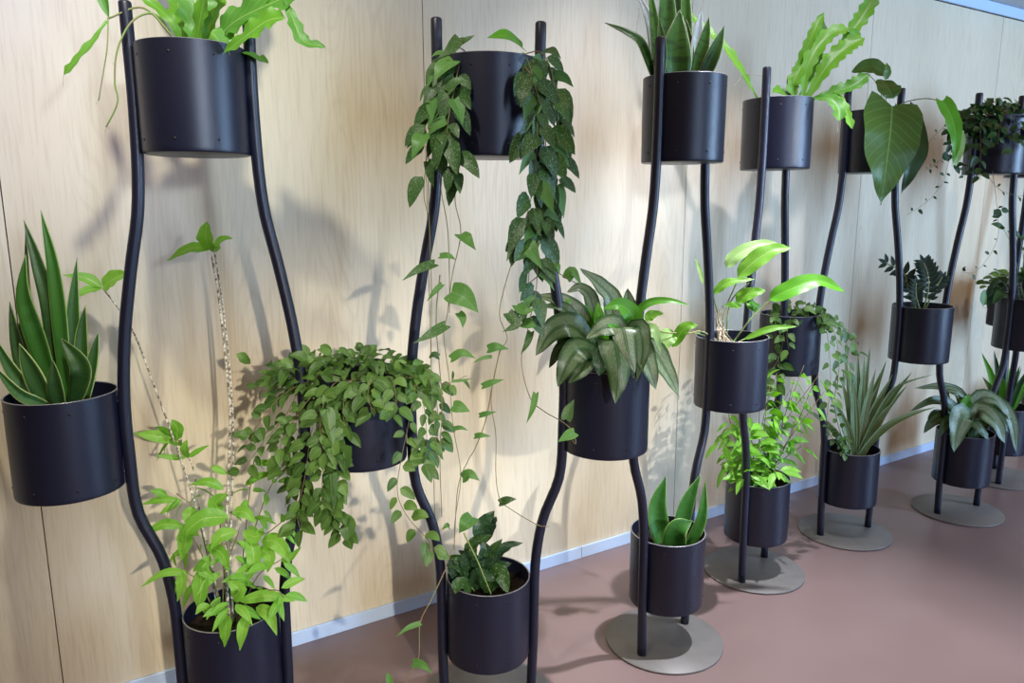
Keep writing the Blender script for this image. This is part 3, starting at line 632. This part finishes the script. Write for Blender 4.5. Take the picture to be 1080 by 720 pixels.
# ---- stand B, bottom: small dark curled plant
p = Plant('curled_leaf_plant', 'Bbot', 'small dark curly-leaved plant low in the pot left of centre', seed=23)
for L, w, mt in [
 ([(500, 622), (492, 604, .03), (474, 610, .05)], 18, 'dark'), ([(502, 622), (500, 595, .02), (484, 580, .03)], 20, 'scind'), ([(505, 622), (512, 590, .02), (508, 568, .02)], 22, 'dark'), ([(508, 622), (520, 600, .03), (540, 594, .04)], 16, 'dark'),
 ([(508, 620), (528, 580), (552, 572)], 12, 'dark'), ([(506, 620), (520, 585, -.02), (540, 577, -.03)], 17, 'dark'), ([(512, 572, .01), (508, 556, .02), (522, 538, .02)], 20, 'dark'), ([(510, 572), (518, 552), (524, 545)], 16, 'dark'),
 ([(500, 620, .04), (506, 606, .08), (524, 612, .09)], 16, 'dark'), ([(510, 624, .04), (526, 604, .08), (536, 626, .1)], 22, 'scind'), ([(498, 620, .04), (484, 616, .08), (480, 626, .09)], 16, 'scind'), ([(500, 615, .02), (486, 596, .05), (470, 596, .06)], 18, 'scind'),
 ([(502, 612), (498, 576, .03), (520, 564, .05)], 16, 'scind'), ([(503, 612), (488, 590), (462, 588)], 9, 'scind_light'), ([(504, 618, .03), (512, 598, .06), (526, 590, .08)], 18, 'dark'), ([(500, 616, .03), (494, 590, .06), (500, 580, .07)], 18, 'dark'),
 ([(496, 618, .03), (480, 602, .05), (472, 588, .06)], 16, 'dark'), ([(508, 610, .0), (516, 585, .02), (530, 568, .03)], 14, 'scind')]:
    p.leaf(L, w, mt, kind='ovate', nv=10, nu=4, fold=.4, wave=.12)
p.stems([[(504, 630), (508, 600), (510, 572), (516, 550)], [(504, 630), (490, 606, .03)], [(506, 630), (524, 600)], [(489, 562, .12), (503, 590, .13), (512, 612, .13), (518, 626, .12)]], .0022, 'stem')

# ---- stand C, middle: silver-feathered foliage plant
p = Plant('silver_leaf_plant', 'Cmid', 'dark leafy plant with silver-feathered leaves in the side pot at picture centre', seed=25)
SA = dict(kind='ovate', nv=14, nu=6, fold=.2)
for L, w, mt in [
 ([(628, 372), (610, 334, .05), (592, 318, .06), (566, 311, .07)], 24, 'aglao_silver'), ([(630, 372, .03), (606, 346, .09), (584, 348, .11), (565, 375, .12)], 32, 'aglao'), ([(634, 374, .05), (612, 368, .12), (598, 384, .14), (588, 408, .14)], 27, 'aglao'),
 ([(626, 376, .02), (604, 364, .06), (590, 370, .08), (579, 388, .08)], 18, 'aglao'), ([(648, 370), (646, 320), (632, 300, .01), (612, 283, .02)], 24, 'aglao_silver'), ([(634, 370, -.02), (624, 318, -.02), (612, 304, -.01), (598, 308)], 17, 'aglao_silver'),
 ([(634, 372, .01), (620, 335, .04), (596, 315, .06)], 18, 'green'), ([(636, 370), (632, 340, .04), (631, 318, .04)], 15, 'green'), ([(646, 372, .02), (668, 340, .05), (655, 322, .06), (636, 326, .07)], 22, 'green'),
 ([(660, 374, .04), (650, 346, .10), (636, 346, .12), (618, 357, .13)], 26, 'aglao_silver'), ([(650, 372, .05), (656, 345, .12), (662, 368, .15), (670, 393, .15)], 25, 'aglao_silver'), ([(646, 374, .06), (648, 358, .13), (653, 388, .16), (649, 426, .16)], 34, 'aglao'),
 ([(654, 372, .04), (672, 344, .10), (678, 368, .13), (672, 400, .14)], 20, 'aglao'), ([(656, 374, .04), (672, 362, .10), (684, 386, .13), (692, 411, .13)], 25, 'aglao_silver'), ([(656, 374, .03), (684, 366, .08), (702, 390, .10), (716, 417, .11)], 26, 'aglao_silver'),
 ([(650, 366, -.04), (662, 330, -.06), (662, 304, -.06)], 22, 'aglao_silver'), ([(658, 366, .05), (684, 346, .10), (692, 354, .12), (697, 372, .12)], 12, 'pale'), ([(640, 372, .04), (648, 350, .1), (641, 342, .12)], 14, 'green'),
 ([(632, 374, .03), (610, 352, .06), (596, 326, .07), (572, 322, .07)], 20, 'aglao'), ([(636, 376, .05), (622, 378, .11), (612, 392, .13), (600, 404, .13)], 20, 'aglao'), ([(652, 368, .02), (665, 344, .06), (684, 354, .07)], 14, 'green'),
 ([(644, 374, .05), (638, 368, .12), (634, 384, .14), (632, 396, .14)], 22, 'dark'), ([(656, 376, .05), (662, 372, .11), (668, 386, .13), (672, 402, .13)], 22, 'dark'), ([(630, 368, -.03), (606, 330, -.03), (580, 318, -.02)], 20, 'aglao')]:
    p.leaf(L, w, mt, wave=.04, **SA)
p.leaf([(662, 345, .03), (680, 322, .05), (704, 317, .06), (728, 322, .06)], 10, 'green', kind='lance', nv=14, fold=.3)
p.leaf([(662, 340, .03), (660, 325, .04), (659, 312, .04)], 7, 'lime', kind='lance', nv=8)
p.stems([[(642, 380), (640, 350), (634, 330)], [(648, 380), (655, 350), (664, 342)], [(650, 380, .03), (662, 366, .06), (684, 366, .08)], [(636, 380), (620, 360, .04), (606, 346, .08)], [(646, 380), (648, 340), (646, 320)]], .0026, 'stem')

# ---- stand D, middle: bright arching leaves
p = Plant('arching_leaf_plant', 'Dmid', 'bright green plant with long arching leaves in the side pot right of centre', seed=27)
for L, w, mt, kd in [
 ([(766, 282, .02), (776, 270, .03), (800, 258, .03), (824, 257, .03)], 15, 'pale', 'ovate'), ([(778, 292, .03), (795, 276, .05), (815, 264, .06), (835, 261, .06)], 20, 'lime', 'ovate'), ([(752, 310, .03), (768, 298, .05), (797, 294, .06)], 11, 'lime', 'lance'),
 ([(811, 316, .02), (832, 306, .05), (862, 296, .06), (892, 308, .07)], 20, 'green', 'ovate'), ([(776, 318, .03), (790, 310, .05), (808, 306, .06)], 15, 'lime', 'ovate'), ([(782, 322), (772, 322, .03), (764, 322, .04)], 9, 'lime', 'lance'),
 ([(784, 358, .06), (812, 347, .08), (842, 344, .09)], 8, 'lime', 'lance'), ([(709, 366, .1), (722, 346, .12), (736, 343, .13)], 13, 'lime', 'ovate'), ([(712, 352, .1), (702, 358, .11), (690, 380, .12)], 19, 'pale', 'ovate'),
 ([(742, 300), (738, 285), (733, 270)], 5, 'pale', 'lance'), ([(681, 338, .1), (688, 332, .1), (700, 330, .1)], 11, 'lime', 'ovate'), ([(787, 320, -.02), (800, 326, 0), (792, 316, .01)], 12, 'green', 'ovate')]:
    p.leaf(L, w, mt, kind=kd, nv=14, nu=6, fold=.25, wave=.06)
p.stems([[(764, 366), (758, 335), (752, 312, .03)], [(766, 366), (770, 320), (790, 298, .03)], [(770, 366, .02), (790, 338, .02), (812, 316, .02)], [(760, 366, .02), (738, 352, .08), (700, 350, .12), (682, 338, .11)],
         [(762, 366), (764, 330), (776, 300), (780, 290, .03)], [(768, 366, .05), (776, 362, .06), (786, 357, .06)], [(764, 366, .03), (742, 350, .09), (724, 352, .12)]], [.003]*7, 'stem')
rg = p.rng
p.stems([[(756+rg.uniform(0, 22), 366, rg.uniform(-.03, .06)), (754+rg.uniform(0, 10), 345, .02), (755+rg.uniform(-2, 8), rg.uniform(322, 338), .02)] for _ in range(12)], .0022, 'root', name='knotty_root')

# ---- stand D, bottom: bright leafy shrub
def shrubby(p, tips, base, size, mat, n, r=.0016, wr=.36, t0=.35, kind='lance', smat='red_stem', down=.35):
    mb = MB(); lines = []
    for t in tips:
        b = p.P(base)+ru(p.rng, .02); b.z = p.c.z-.004; q = p.P(t); m = b.lerp(q, .5)+ru(p.rng, .02)+UP*.02
        lines.append([b, m, q]); C = catmull([b, m, q], 20); out = V((q.x-p.c.x, q.y-p.c.y, 0)); out = (out.normalized() if out.length > .02 else CD)*.6+CD*.5
        vine_leaves(mb, C, n, size, p.rng, out.normalized(), kind, wr, down=down, upf=.9, t0=t0, fold=.2)
    p.stems(lines, [r]*len(lines), smat, world=True); p.foliage(mb, mat)
p = Plant('leafy_shrub', 'Dbot', 'bright green leafy shrub growing up behind poles from the low pot right of centre', seed=29)
shrubby(p, [(768, 440, .03), (790, 400), (812, 405, .02), (838, 398, .04), (858, 404, .06), (840, 440, .05), (756, 460, .04), (776, 470, .09), (806, 440, .06), (826, 420, -.03), (846, 470, .02), (760, 490, .1), (820, 392, -.05), (800, 465, .08), (786, 455, .08), (822, 496, .12), (784, 498, .12), (848, 385, .02), (866, 392, .06), (870, 412, .08), (802, 388, .03), (780, 410, .02), (834, 410, .07), (764, 420, .02)], (797, 515), .075, 'shrub', 10, t0=.25)

# ---- stand E
p = Plant('giant_leaf_plant', 'Etop', 'plant with one huge heart-shaped hanging leaf in front of its top pot', seed=31)
for L, w, mt, kw in [
 ([(941, 112, .135), (939, 140, .17), (934, 180, .17), (929, 216, .15)], 71, 'philo', dict(kind='cordate', lobe=.13)),
 ([(955, 118, .02), (966, 150, .05), (960, 180, .06), (950, 205, .06)], 34, 'hoya_dark', dict(kind='heart', lobe=.12)),
 ([(938, 78, .04), (918, 70, .05), (898, 76, .06)], 19, 'philo', dict(kind='ovate')),
 ([(934, 84, .06), (936, 74, .07), (935, 66, .07)], 8, 'hoya', dict(kind='ovate')),
 ([(930, 84, .08), (937, 94, .12), (942, 104, .13)], 26, 'philo', dict(kind='round')),
 ([(994, 106, .06), (1004, 125, .08), (1008, 148, .09), (1005, 176, .09)], 24, 'green', dict(kind='heart', lobe=.06)),
 ([(998, 120, .04), (1010, 148, .05), (1008, 176, .05)], 17, 'pale', dict(kind='ovate')),
 ([(934, 130, .02), (926, 118, .05), (918, 112, .06)], 16, 'hoya', dict(kind='ovate'))]:
    f = CD*1.0+UP*.25+V((.1, 0, 0))
    p.leaf(L, w, mt, nv=18, nu=8, fold=.14, wave=.03, face=f, **kw)
p.stems([[(930, 128), (934, 112, .03), (938, 110, .08), (939, 114, .10)], [(932, 128), (950, 110, .02), (975, 104, .04), (994, 107, .06)], [(928, 128), (930, 105, .02), (926, 90, .04), (916, 78, .05)], [(930, 128), (934, 110, .03), (936, 90, .06)]], [.003, .0028, .002, .002], 'stem')
p = Plant('trailing_houseplant', 'Emid', 'small-leaved trailing plant over the pot behind the bright arching leaves', seed=33)
rg = p.rng
mb = mound(p, 812, 876, 322, 350, 80, .042, 'hoya', rg, dd=(-.10, .13))
vs = [([(846, 345), (868, 332, .06), (880, 350, .1), (885, 385, .1), (880, 420, .1)], 18), ([(846, 345), (872, 330, .02), (888, 350, .03), (895, 375, .03), (890, 400, .03)], 14), ([(846, 345, .03), (862, 332, .1), (872, 350, .13), (876, 400, .13), (872, 440, .13)], 20),
      ([(846, 345), (828, 332, .05), (818, 355, .08), (822, 390, .08), (816, 410, .08)], 14), ([(846, 345), (822, 330, 0), (808, 345, 0), (806, 375, 0)], 10), ([(846, 345, .04), (836, 332, .13), (830, 352, .14), (832, 368, .14)], 8),
      ([(846, 345), (870, 335, .04), (898, 352, .05), (904, 372, .05)], 7), ([(846, 345), (830, 335, .08), (824, 370, .10), (812, 400, .10), (820, 425, .10)], 12)]
for L, n in vs:
    C = catmull(p.pts(L), 40); c0 = C[20]; out = V((c0.x-p.c.x, c0.y-p.c.y, 0)).normalized()*.6+CD*.6
    vine_leaves(mb, C, n, .042, rg, out.normalized(), 'ovate', .62, down=.8, upf=.5, t0=.2, t1=1.0, fold=.18)
p.foliage(mb, 'hoya'); p.stems([L for L, n in vs], [.0011]*len(vs), 'red_stem', name='vine')
p = Plant('striped_strap_plant', 'Ebot', 'plant of narrow striped strap leaves with pale edges in a low pot right', seed=35)
rg = p.rng
tips = [(918, 364, 0), (886, 396, .02), (896, 385, .03), (912, 374, .02), (928, 402, .0), (942, 394, .03), (962, 392, .05), (957, 406, .02), (946, 420, .06), (844, 427, .02), (905, 370, -.03), (872, 412, .05), (890, 372, -.05), (935, 380, -.04), (924, 388, .05), (900, 400, .07), (950, 402, -.04), (880, 425, .07)]
for i, (tx, ty, td) in enumerate(tips):
    bx = 903+(tx-905)*.10; m = (bx+(tx-bx)*.42, 480+(ty-480)*.55, td*.6)
    p.leaf([(bx, 482, td*.3), m, (tx, ty, td)], 10.5, 'grass', kind='grass', nv=14, nu=4, fold=.4)
p.leaf([(906, 480, .05), (932, 452, .08), (958, 438, .10), (987, 429, .11)], 8, 'grass', kind='grass', nv=14, nu=4, fold=.4)
p.leaf([(904, 480, .03), (926, 436, .05), (946, 408, .06), (986, 394, .07)], 5, 'grass', kind='grass', nv=14, nu=4, fold=.4)
for L in [[(898, 482, .05), (886, 455, .08), (880, 425, .08), (884, 400, .07)], [(896, 482, .07), (878, 462, .10), (872, 448, .10)], [(898, 482, .08), (888, 474, .11), (892, 460, .12)]]:
    mb = MB(); C = catmull(p.pts(L), 24); mb.tube(C, .0014, 6); vine_leaves(mb, C, 11, .026, rg, CD, 'ovate', .7, down=.2, upf=.5, t0=.1, fold=.15)
    p.foliage(mb, 'hoya', name='side_shoot', label='small round-leaved side shoot')

# ---- stand F
p = Plant('dark_trailing_plant', 'Ftop', 'dark small-leaved bushy plant high at right with thin beaded strings trailing left', seed=37)
rg = p.rng
mb = mound(p, 1006, 1094, 110, 158, 330, .042, 'hoya_dark', rg, dd=(-.10, .13))
vs = [([(1050, 150), (1022, 124, .08), (1018, 150, .11), (1020, 180, .11)], 13), ([(1050, 150, .05), (1036, 126, .13), (1034, 156, .15), (1034, 190, .15)], 14), ([(1050, 150, .05), (1055, 130, .15), (1052, 152, .16)], 8), ([(1050, 150), (1074, 130, .12), (1070, 160, .14)], 8),
      ([(1050, 150), (1012, 122, .02), (1006, 140, .03), (1004, 175, .03)], 13), ([(1050, 150), (1010, 126, .05), (1003, 150, .06), (1001, 172, .06)], 12)]
for L, n in vs: vine_leaves(mb, catmull(p.pts(L), 40), n, .040, rg, (CD+V((-.3, 0, 0))).normalized(), 'ovate', .6, down=.8, upf=.5, t0=.15, fold=.18)
strs = [([(1012, 128, .03), (998, 132, .03), (982, 148, .03), (970, 172, .03)], 8), ([(1008, 155, .03), (996, 165, .03), (984, 175, .03), (977, 179, .03)], 8), ([(1003, 160, .04), (998, 180, .04), (992, 196, .04), (976, 214, .04), (956, 227, .04)], 8),
        ([(1047, 180, .12), (1050, 205, .12), (1053, 232, .10), (1052, 252, .08), (1042, 272, .06), (1028, 287, .05), (1014, 287, .04)], 10), ([(1040, 182, .12), (1052, 198, .12), (1070, 206, .1), (1082, 206, .1)], 5), ([(1012, 165, .03), (1016, 178, .04), (1018, 190, .04)], 4)]
mb2 = MB()
for L, n in strs: vine_leaves(mb2, catmull(p.pts(L), 40), n, .022, rg, CD, 'ovate', .6, down=.3, upf=.4, t0=.2, fold=.18)
for L, w in [([(1048, 221, .12), (1052, 226, .12), (1046, 229, .12)], 9), ([(1056, 220, .12), (1060, 222, .12), (1064, 223, .12)], 6)]: blade(mb2, p.pts(L), w*p.k, 'ovate', CD, nv=6)
p.foliage(mb, 'hoya_dark'); p.foliage(mb2, 'hoya_dark', name='beaded_string_leaves'); p.stems([L for L, n in strs]+[L for L, n in vs], .0009, 'red_stem', name='vine')
p = Plant('zigzag_leaf_plant', 'Fmid', 'small plant of dark glossy paired leaflets in the side pot at far right', seed=39)
def zz(p, L, n, ls, side_face=CD):
    C = catmull(p.pts(L), 24); mb = MB()
    for i in range(n):
        u = .18+.8*i/(n-1); x = u*24; k = min(int(x), 23); q = C[k].lerp(C[k+1], x-k); t = (C[k+1]-C[k]).normalized(); s = t.cross(side_face).normalized()
        for sg in (-1, 1):
            d = (s*sg+t*.75).normalized(); l = ls*(1-.35*abs(u-.55)*2)
            blade(mb, [q, q+d*l*.5+CD*.002, q+d*l], l*.46, 'lance', side_face+UP*.4, nv=6, fold=.2)
    blade(mb, [C[-1], C[-1]+(C[-1]-C[-3]).normalized()*ls*.6], ls*.3, 'lance', side_face, nv=5)
    p.stems([L], .0035, 'stem'); p.foliage(mb, 'zz', name='leaf_frond')
zz(p, [(966, 326), (958, 305, .02), (953, 288, .03), (934, 277, .04)], 8, .062)
zz(p, [(974, 326, .02), (979, 305, .04), (978, 288, .05), (974, 277, .05)], 9, .065)
zz(p, [(976, 326), (984, 308, .02), (990, 298, .02), (994, 292, .02)], 7, .05)
zz(p, [(970, 326, .04), (966, 312, .06), (966, 298, .06)], 7, .05)
zz(p, [(970, 326, -.03), (964, 305, -.03), (954, 296, -.03)], 7, .05)
p = Plant('silver_leaf_plant', 'Fbot', 'spreading plant with silvery green drooping leaves in a low pot far right', seed=41)
for L, w, mt in [
 ([(1016, 462), (1006, 430, .04), (985, 422, .06), (959, 434, .07)], 12, 'aglao'), ([(1018, 462), (1014, 420), (995, 408), (965, 409)], 13, 'aglao_silver'), ([(1018, 462), (996, 416, .02), (1008, 412, .03), (1019, 421, .03)], 9, 'aglao_silver'),
 ([(1014, 464, .02), (1000, 440, .06), (984, 444, .08), (974, 457, .08)], 14, 'aglao'), ([(1016, 466, .04), (1016, 438, .12), (1010, 452, .15), (1006, 477, .16)], 25, 'aglao_silver'), ([(1024, 464), (1030, 424, .03), (1050, 422, .05), (1067, 442, .06)], 20, 'aglao_silver'),
 ([(1024, 464, .03), (1032, 434, .08), (1050, 446, .12), (1060, 468, .13)], 22, 'aglao_silver'), ([(1026, 464), (1048, 428, .02), (1066, 442, .05), (1072, 478, .06)], 18, 'aglao_silver'), ([(1022, 466, .04), (1026, 444, .10), (1036, 452, .13), (1043, 464, .13)], 16, 'aglao'),
 ([(1020, 464, .02), (1018, 430, .03), (1022, 415, .03)], 14, 'green'), ([(1016, 464), (1006, 445, .04), (988, 436, .05), (978, 442, .05)], 12, 'aglao'), ([(1020, 462, -.03), (1036, 428, -.04), (1056, 428, -.04)], 16, 'aglao'),
 ([(1018, 466, .04), (1008, 444, .09), (996, 448, .12), (992, 460, .12)], 15, 'aglao'), ([(1024, 466, .03), (1038, 440, .06), (1052, 440, .08), (1064, 456, .08)], 18, 'aglao')]:
    p.leaf(L, w, mt, wave=.04, **SA)
p.stems([[(1018, 474), (1014, 440), (1006, 428, .04)], [(1020, 474), (1024, 440), (1030, 426, .03)], [(1018, 474), (1016, 436, .02), (1012, 418)]], .0026, 'stem')

# ---- stands G and H
p = Plant('bushy_houseplant', 'Gtop', 'bushy plant with tiny pale tufts at the right frame edge, topmost there', seed=43)
q = p.c; rg = p.rng; mb = MB()
for i in range(120):
    a = rg.uniform(0, 2*pi); r = rg.uniform(.0, .13); b = q+V((cos(a)*r, sin(a)*r, .05+rg.uniform(0, .09)*(1-r*4))); out = V((cos(a), sin(a), .3))
    d = (out+ru(rg, .6)).normalized(); blade(mb, [b, b+d*.02, b+d*.045-UP*.006], .026, 'ovate', UP+CD*.5+ru(rg, .4), nv=6)
p.foliage(mb, 'hoya_dark')
mb = MB()
for i in range(60):
    b = q+V((rg.uniform(-.10, .06), rg.uniform(-.08, .08), .12+rg.uniform(0, .07))); d = (UP+ru(rg, .9)).normalized(); blade(mb, [b, b+d*.008, b+d*.018], .009, 'ovate', CD+ru(rg, .4), nv=4)
p.foliage(mb, 'pale', name='pale_tuft'); p.stems([[q, q+V((-.02, 0, .12)), q+V((-.04, -.02, .24))], [q, q+V((.0, 0, .1)), q+V((.03, 0, .16))]], .0012, 'red_stem', world=True)
p = Plant('dark_leafy_plant', 'Gmid', 'dark green plant with pointed leaves in the side pot at right frame edge', seed=45)
q = p.c; rg = p.rng; mb = MB(); ln = []
for i in range(34):
    a = rg.uniform(0, 2*pi); el = rg.uniform(.1, 1.5); d = V((cos(a)*cos(el), sin(a)*cos(el), sin(el))); b = q+V((cos(a)*.02, sin(a)*.02, 0)); m = b+d*.10+UP*.03; t = b+d*rg.uniform(.13, .20)
    ln.append([q, b+d*.05, m]); blade(mb, [m, (m+t)/2+UP*.012, t-UP*.03], .05, 'ovate', UP+CD*.5+ru(rg, .3), nv=8)
for k, (x, y) in enumerate(((1045, 236), (1062, 244), (1074, 250), (1076, 262))):
    b = p.P((x+14, y+6)); t = p.P((x, y)); blade(mb, [b, (b+t)/2+UP*.006, t], .035, 'lance', CD+UP*.5, nv=8); ln.append([q, q.lerp(b, .6)+UP*.04, b])
p.foliage(mb, 'hoya_dark'); p.stems(ln, .0016, 'stem', world=True)
p = Plant('upright_leaf_plant', 'Gbot', 'upright narrow-leaved green plant in the rearmost visible low pot', seed=47)
q = p.c; rg = p.rng
for i in range(13):
    a = 2*pi*i/13+rg.uniform(-.2, .2); sp = rg.uniform(.04, .14); h = rg.uniform(.16, .32); b = q+V((cos(a)*.03, sin(a)*.03, -.005)); mb = MB()
    blade(mb, [b, b+V((cos(a)*sp*.35, sin(a)*sp*.35, h*.55)), b+V((cos(a)*sp, sin(a)*sp, h))], .038, 'lance', CD+V((cos(a), sin(a), 0))*.4, nv=12, fold=.35)
    mb.build('leaf', M[('hoya_dark', 'green', 'hoya')[i % 3]], p.root, origin=q)
p = Plant('round_leaf_plant', 'Hmid', 'small round-leaved plant in the furthest side pot near the wall', seed=49)
q = p.c; rg = p.rng; mb = MB(); ln = []
for i in range(70):
    a = rg.uniform(0, 2*pi); r = rg.uniform(.02, .15); z = .05+.05*rg.random()-max(0, r-.1)*1.2; b = q+V((cos(a)*r, sin(a)*r, z)); d = (V((cos(a), sin(a), 0))+ru(rg, .5)).normalized()
    blade(mb, [b, b+d*.022, b+d*.045-UP*.006], .034, 'round', UP+CD*.5+ru(rg, .4), nv=6)
    if i % 5 == 0: ln.append([q, q.lerp(b, .5)+UP*.03, b])
t = p.P((1041, 305, .15)); u_ = p.P((1037, 322, .15)); blade(mb, [t, (t+u_)/2, u_], .065, 'round', CD, nv=8); ln.append([q, q+UP*.06+CD*.1, t])
lp = [p.P((1036, 308, .12)), p.P((1036, 322, .14)), p.P((1042, 324, .15)), p.P((1049, 316, .15))]; ln.append(lp)
p.foliage(mb, 'hoya'); p.stems(ln, .0014, 'root', world=True)

# ------------------------------------------------------------------ light
def spot(name, loc, aim, watts, col, size, blend=.5, radius=.05):
    d = bpy.data.lights.new(name, 'SPOT'); d.energy = watts; d.color = col; d.spot_size = radians(size); d.spot_blend = blend; d.shadow_soft_size = radius
    o = bpy.data.objects.new(name, d); COL.objects.link(o); o.location = loc
    o.rotation_euler = (V(aim)-V(loc)).to_track_quat('-Z', 'Y').to_euler(); return o
def window_light(name, loc, aim, sx, sy, watts, col):
    d = bpy.data.lights.new(name, 'AREA'); d.shape = 'RECTANGLE'; d.size = sx; d.size_y = sy; d.energy = watts; d.color = col
    o = bpy.data.objects.new(name, d); COL.objects.link(o); o.location = loc
    o.rotation_euler = (V(aim)-V(loc)).to_track_quat('-Z', 'Y').to_euler(); return o
spot('ceiling_spot', (.08, -1.20, 2.70), (.45, -.1, .90), 98, (1.0, 0.998, 0.85), 80, .9, .045)
spot('ceiling_spot', (1.57, -1.70, 3.24), (2.28, -.25, 1.35), 212, (0.851, 0.851, 1.0), 30, .6, .04)
spot('ceiling_spot', (2.1, -1.05, 3.20), (1.75, -.95, 0), 640, (0.907, 0.932, 1.0), 46, .9, .03)
spot('ceiling_spot', (4.1, -1.6, 3.0), (4.6, 0, .7), 62, (1.0, 0.74, 0.50), 38, .7, .05)
spot('ceiling_spot', (-.35, -1.1, 2.95), (-.15, 0, 1.9), 96, (0.375, 0.453, 1.0), 42, .9, .06)
spot('ceiling_spot', (1.85, -1.1, 3.0), (1.62, 0, 1.35), 115, (0.904, 0.894, 1.0), 40, .9, .06)
spot('unseen_far_spot', (.9, -5.0, 2.3), (.30, -.36, 1.60), 700, (0.72, 0.85, 1.0), 7, 1.0, .28)  # unseen spot, added for the sheen on stand A's top pot
spot('unseen_far_spot', (3.6, -5.0, 2.3), (2.15, -.44, 1.55), 680, (0.78, 0.88, 1.0), 9, 1.0, .22)  # unseen spot too, added to brighten stand D's top pot and front pole
spot('unseen_far_spot', (.2, -5.0, 2.1), (.7, 0, .40), 690, (1.0, 0.901, 0.739), 22, .9, .05)
spot('unseen_far_spot', (2.4, -5.0, 2.1), (1.75, 0, .55), 660, (0.987, 1.0, 0.993), 16, .9, .05)
window_light('window_daylight', (1.3, -5.2, 1.7), (1.3, 0, 1.0), .5, 2.4, 62, (0.528, 0.7, 1.0))
window_light('window_daylight', (5.4, -4.2, 1.7), (3.6, 0, 1.6), .9, 2.4, 270, (0.42, 0.66, 1.0))
w = bpy.data.worlds.new('room_daylight'); SC.world = w; w.use_nodes = True
nt = w.node_tree; bg = nt.nodes['Background']; tc = N(nt, 'ShaderNodeTexCoord'); sp = N(nt, 'ShaderNodeSeparateXYZ'); nt.links.new(tc.outputs['Generated'], sp.inputs[0])
WCOL = (1.000, 0.684, 0.413); WSTR = 0.523
nt.links.new(mix_c(nt, sstep(nt, sp.outputs[2], .02, .55), tuple(.08*c for c in WCOL), WCOL), bg.inputs[0]); bg.inputs[1].default_value = WSTR

SC.view_settings.view_transform = 'Standard'
try: SC.view_settings.look = 'None'
except Exception: pass
SC.view_settings.exposure = 0.0; SC.view_settings.gamma = 1.0; SC.view_settings.use_curve_mapping = False
SC.render.film_transparent = False
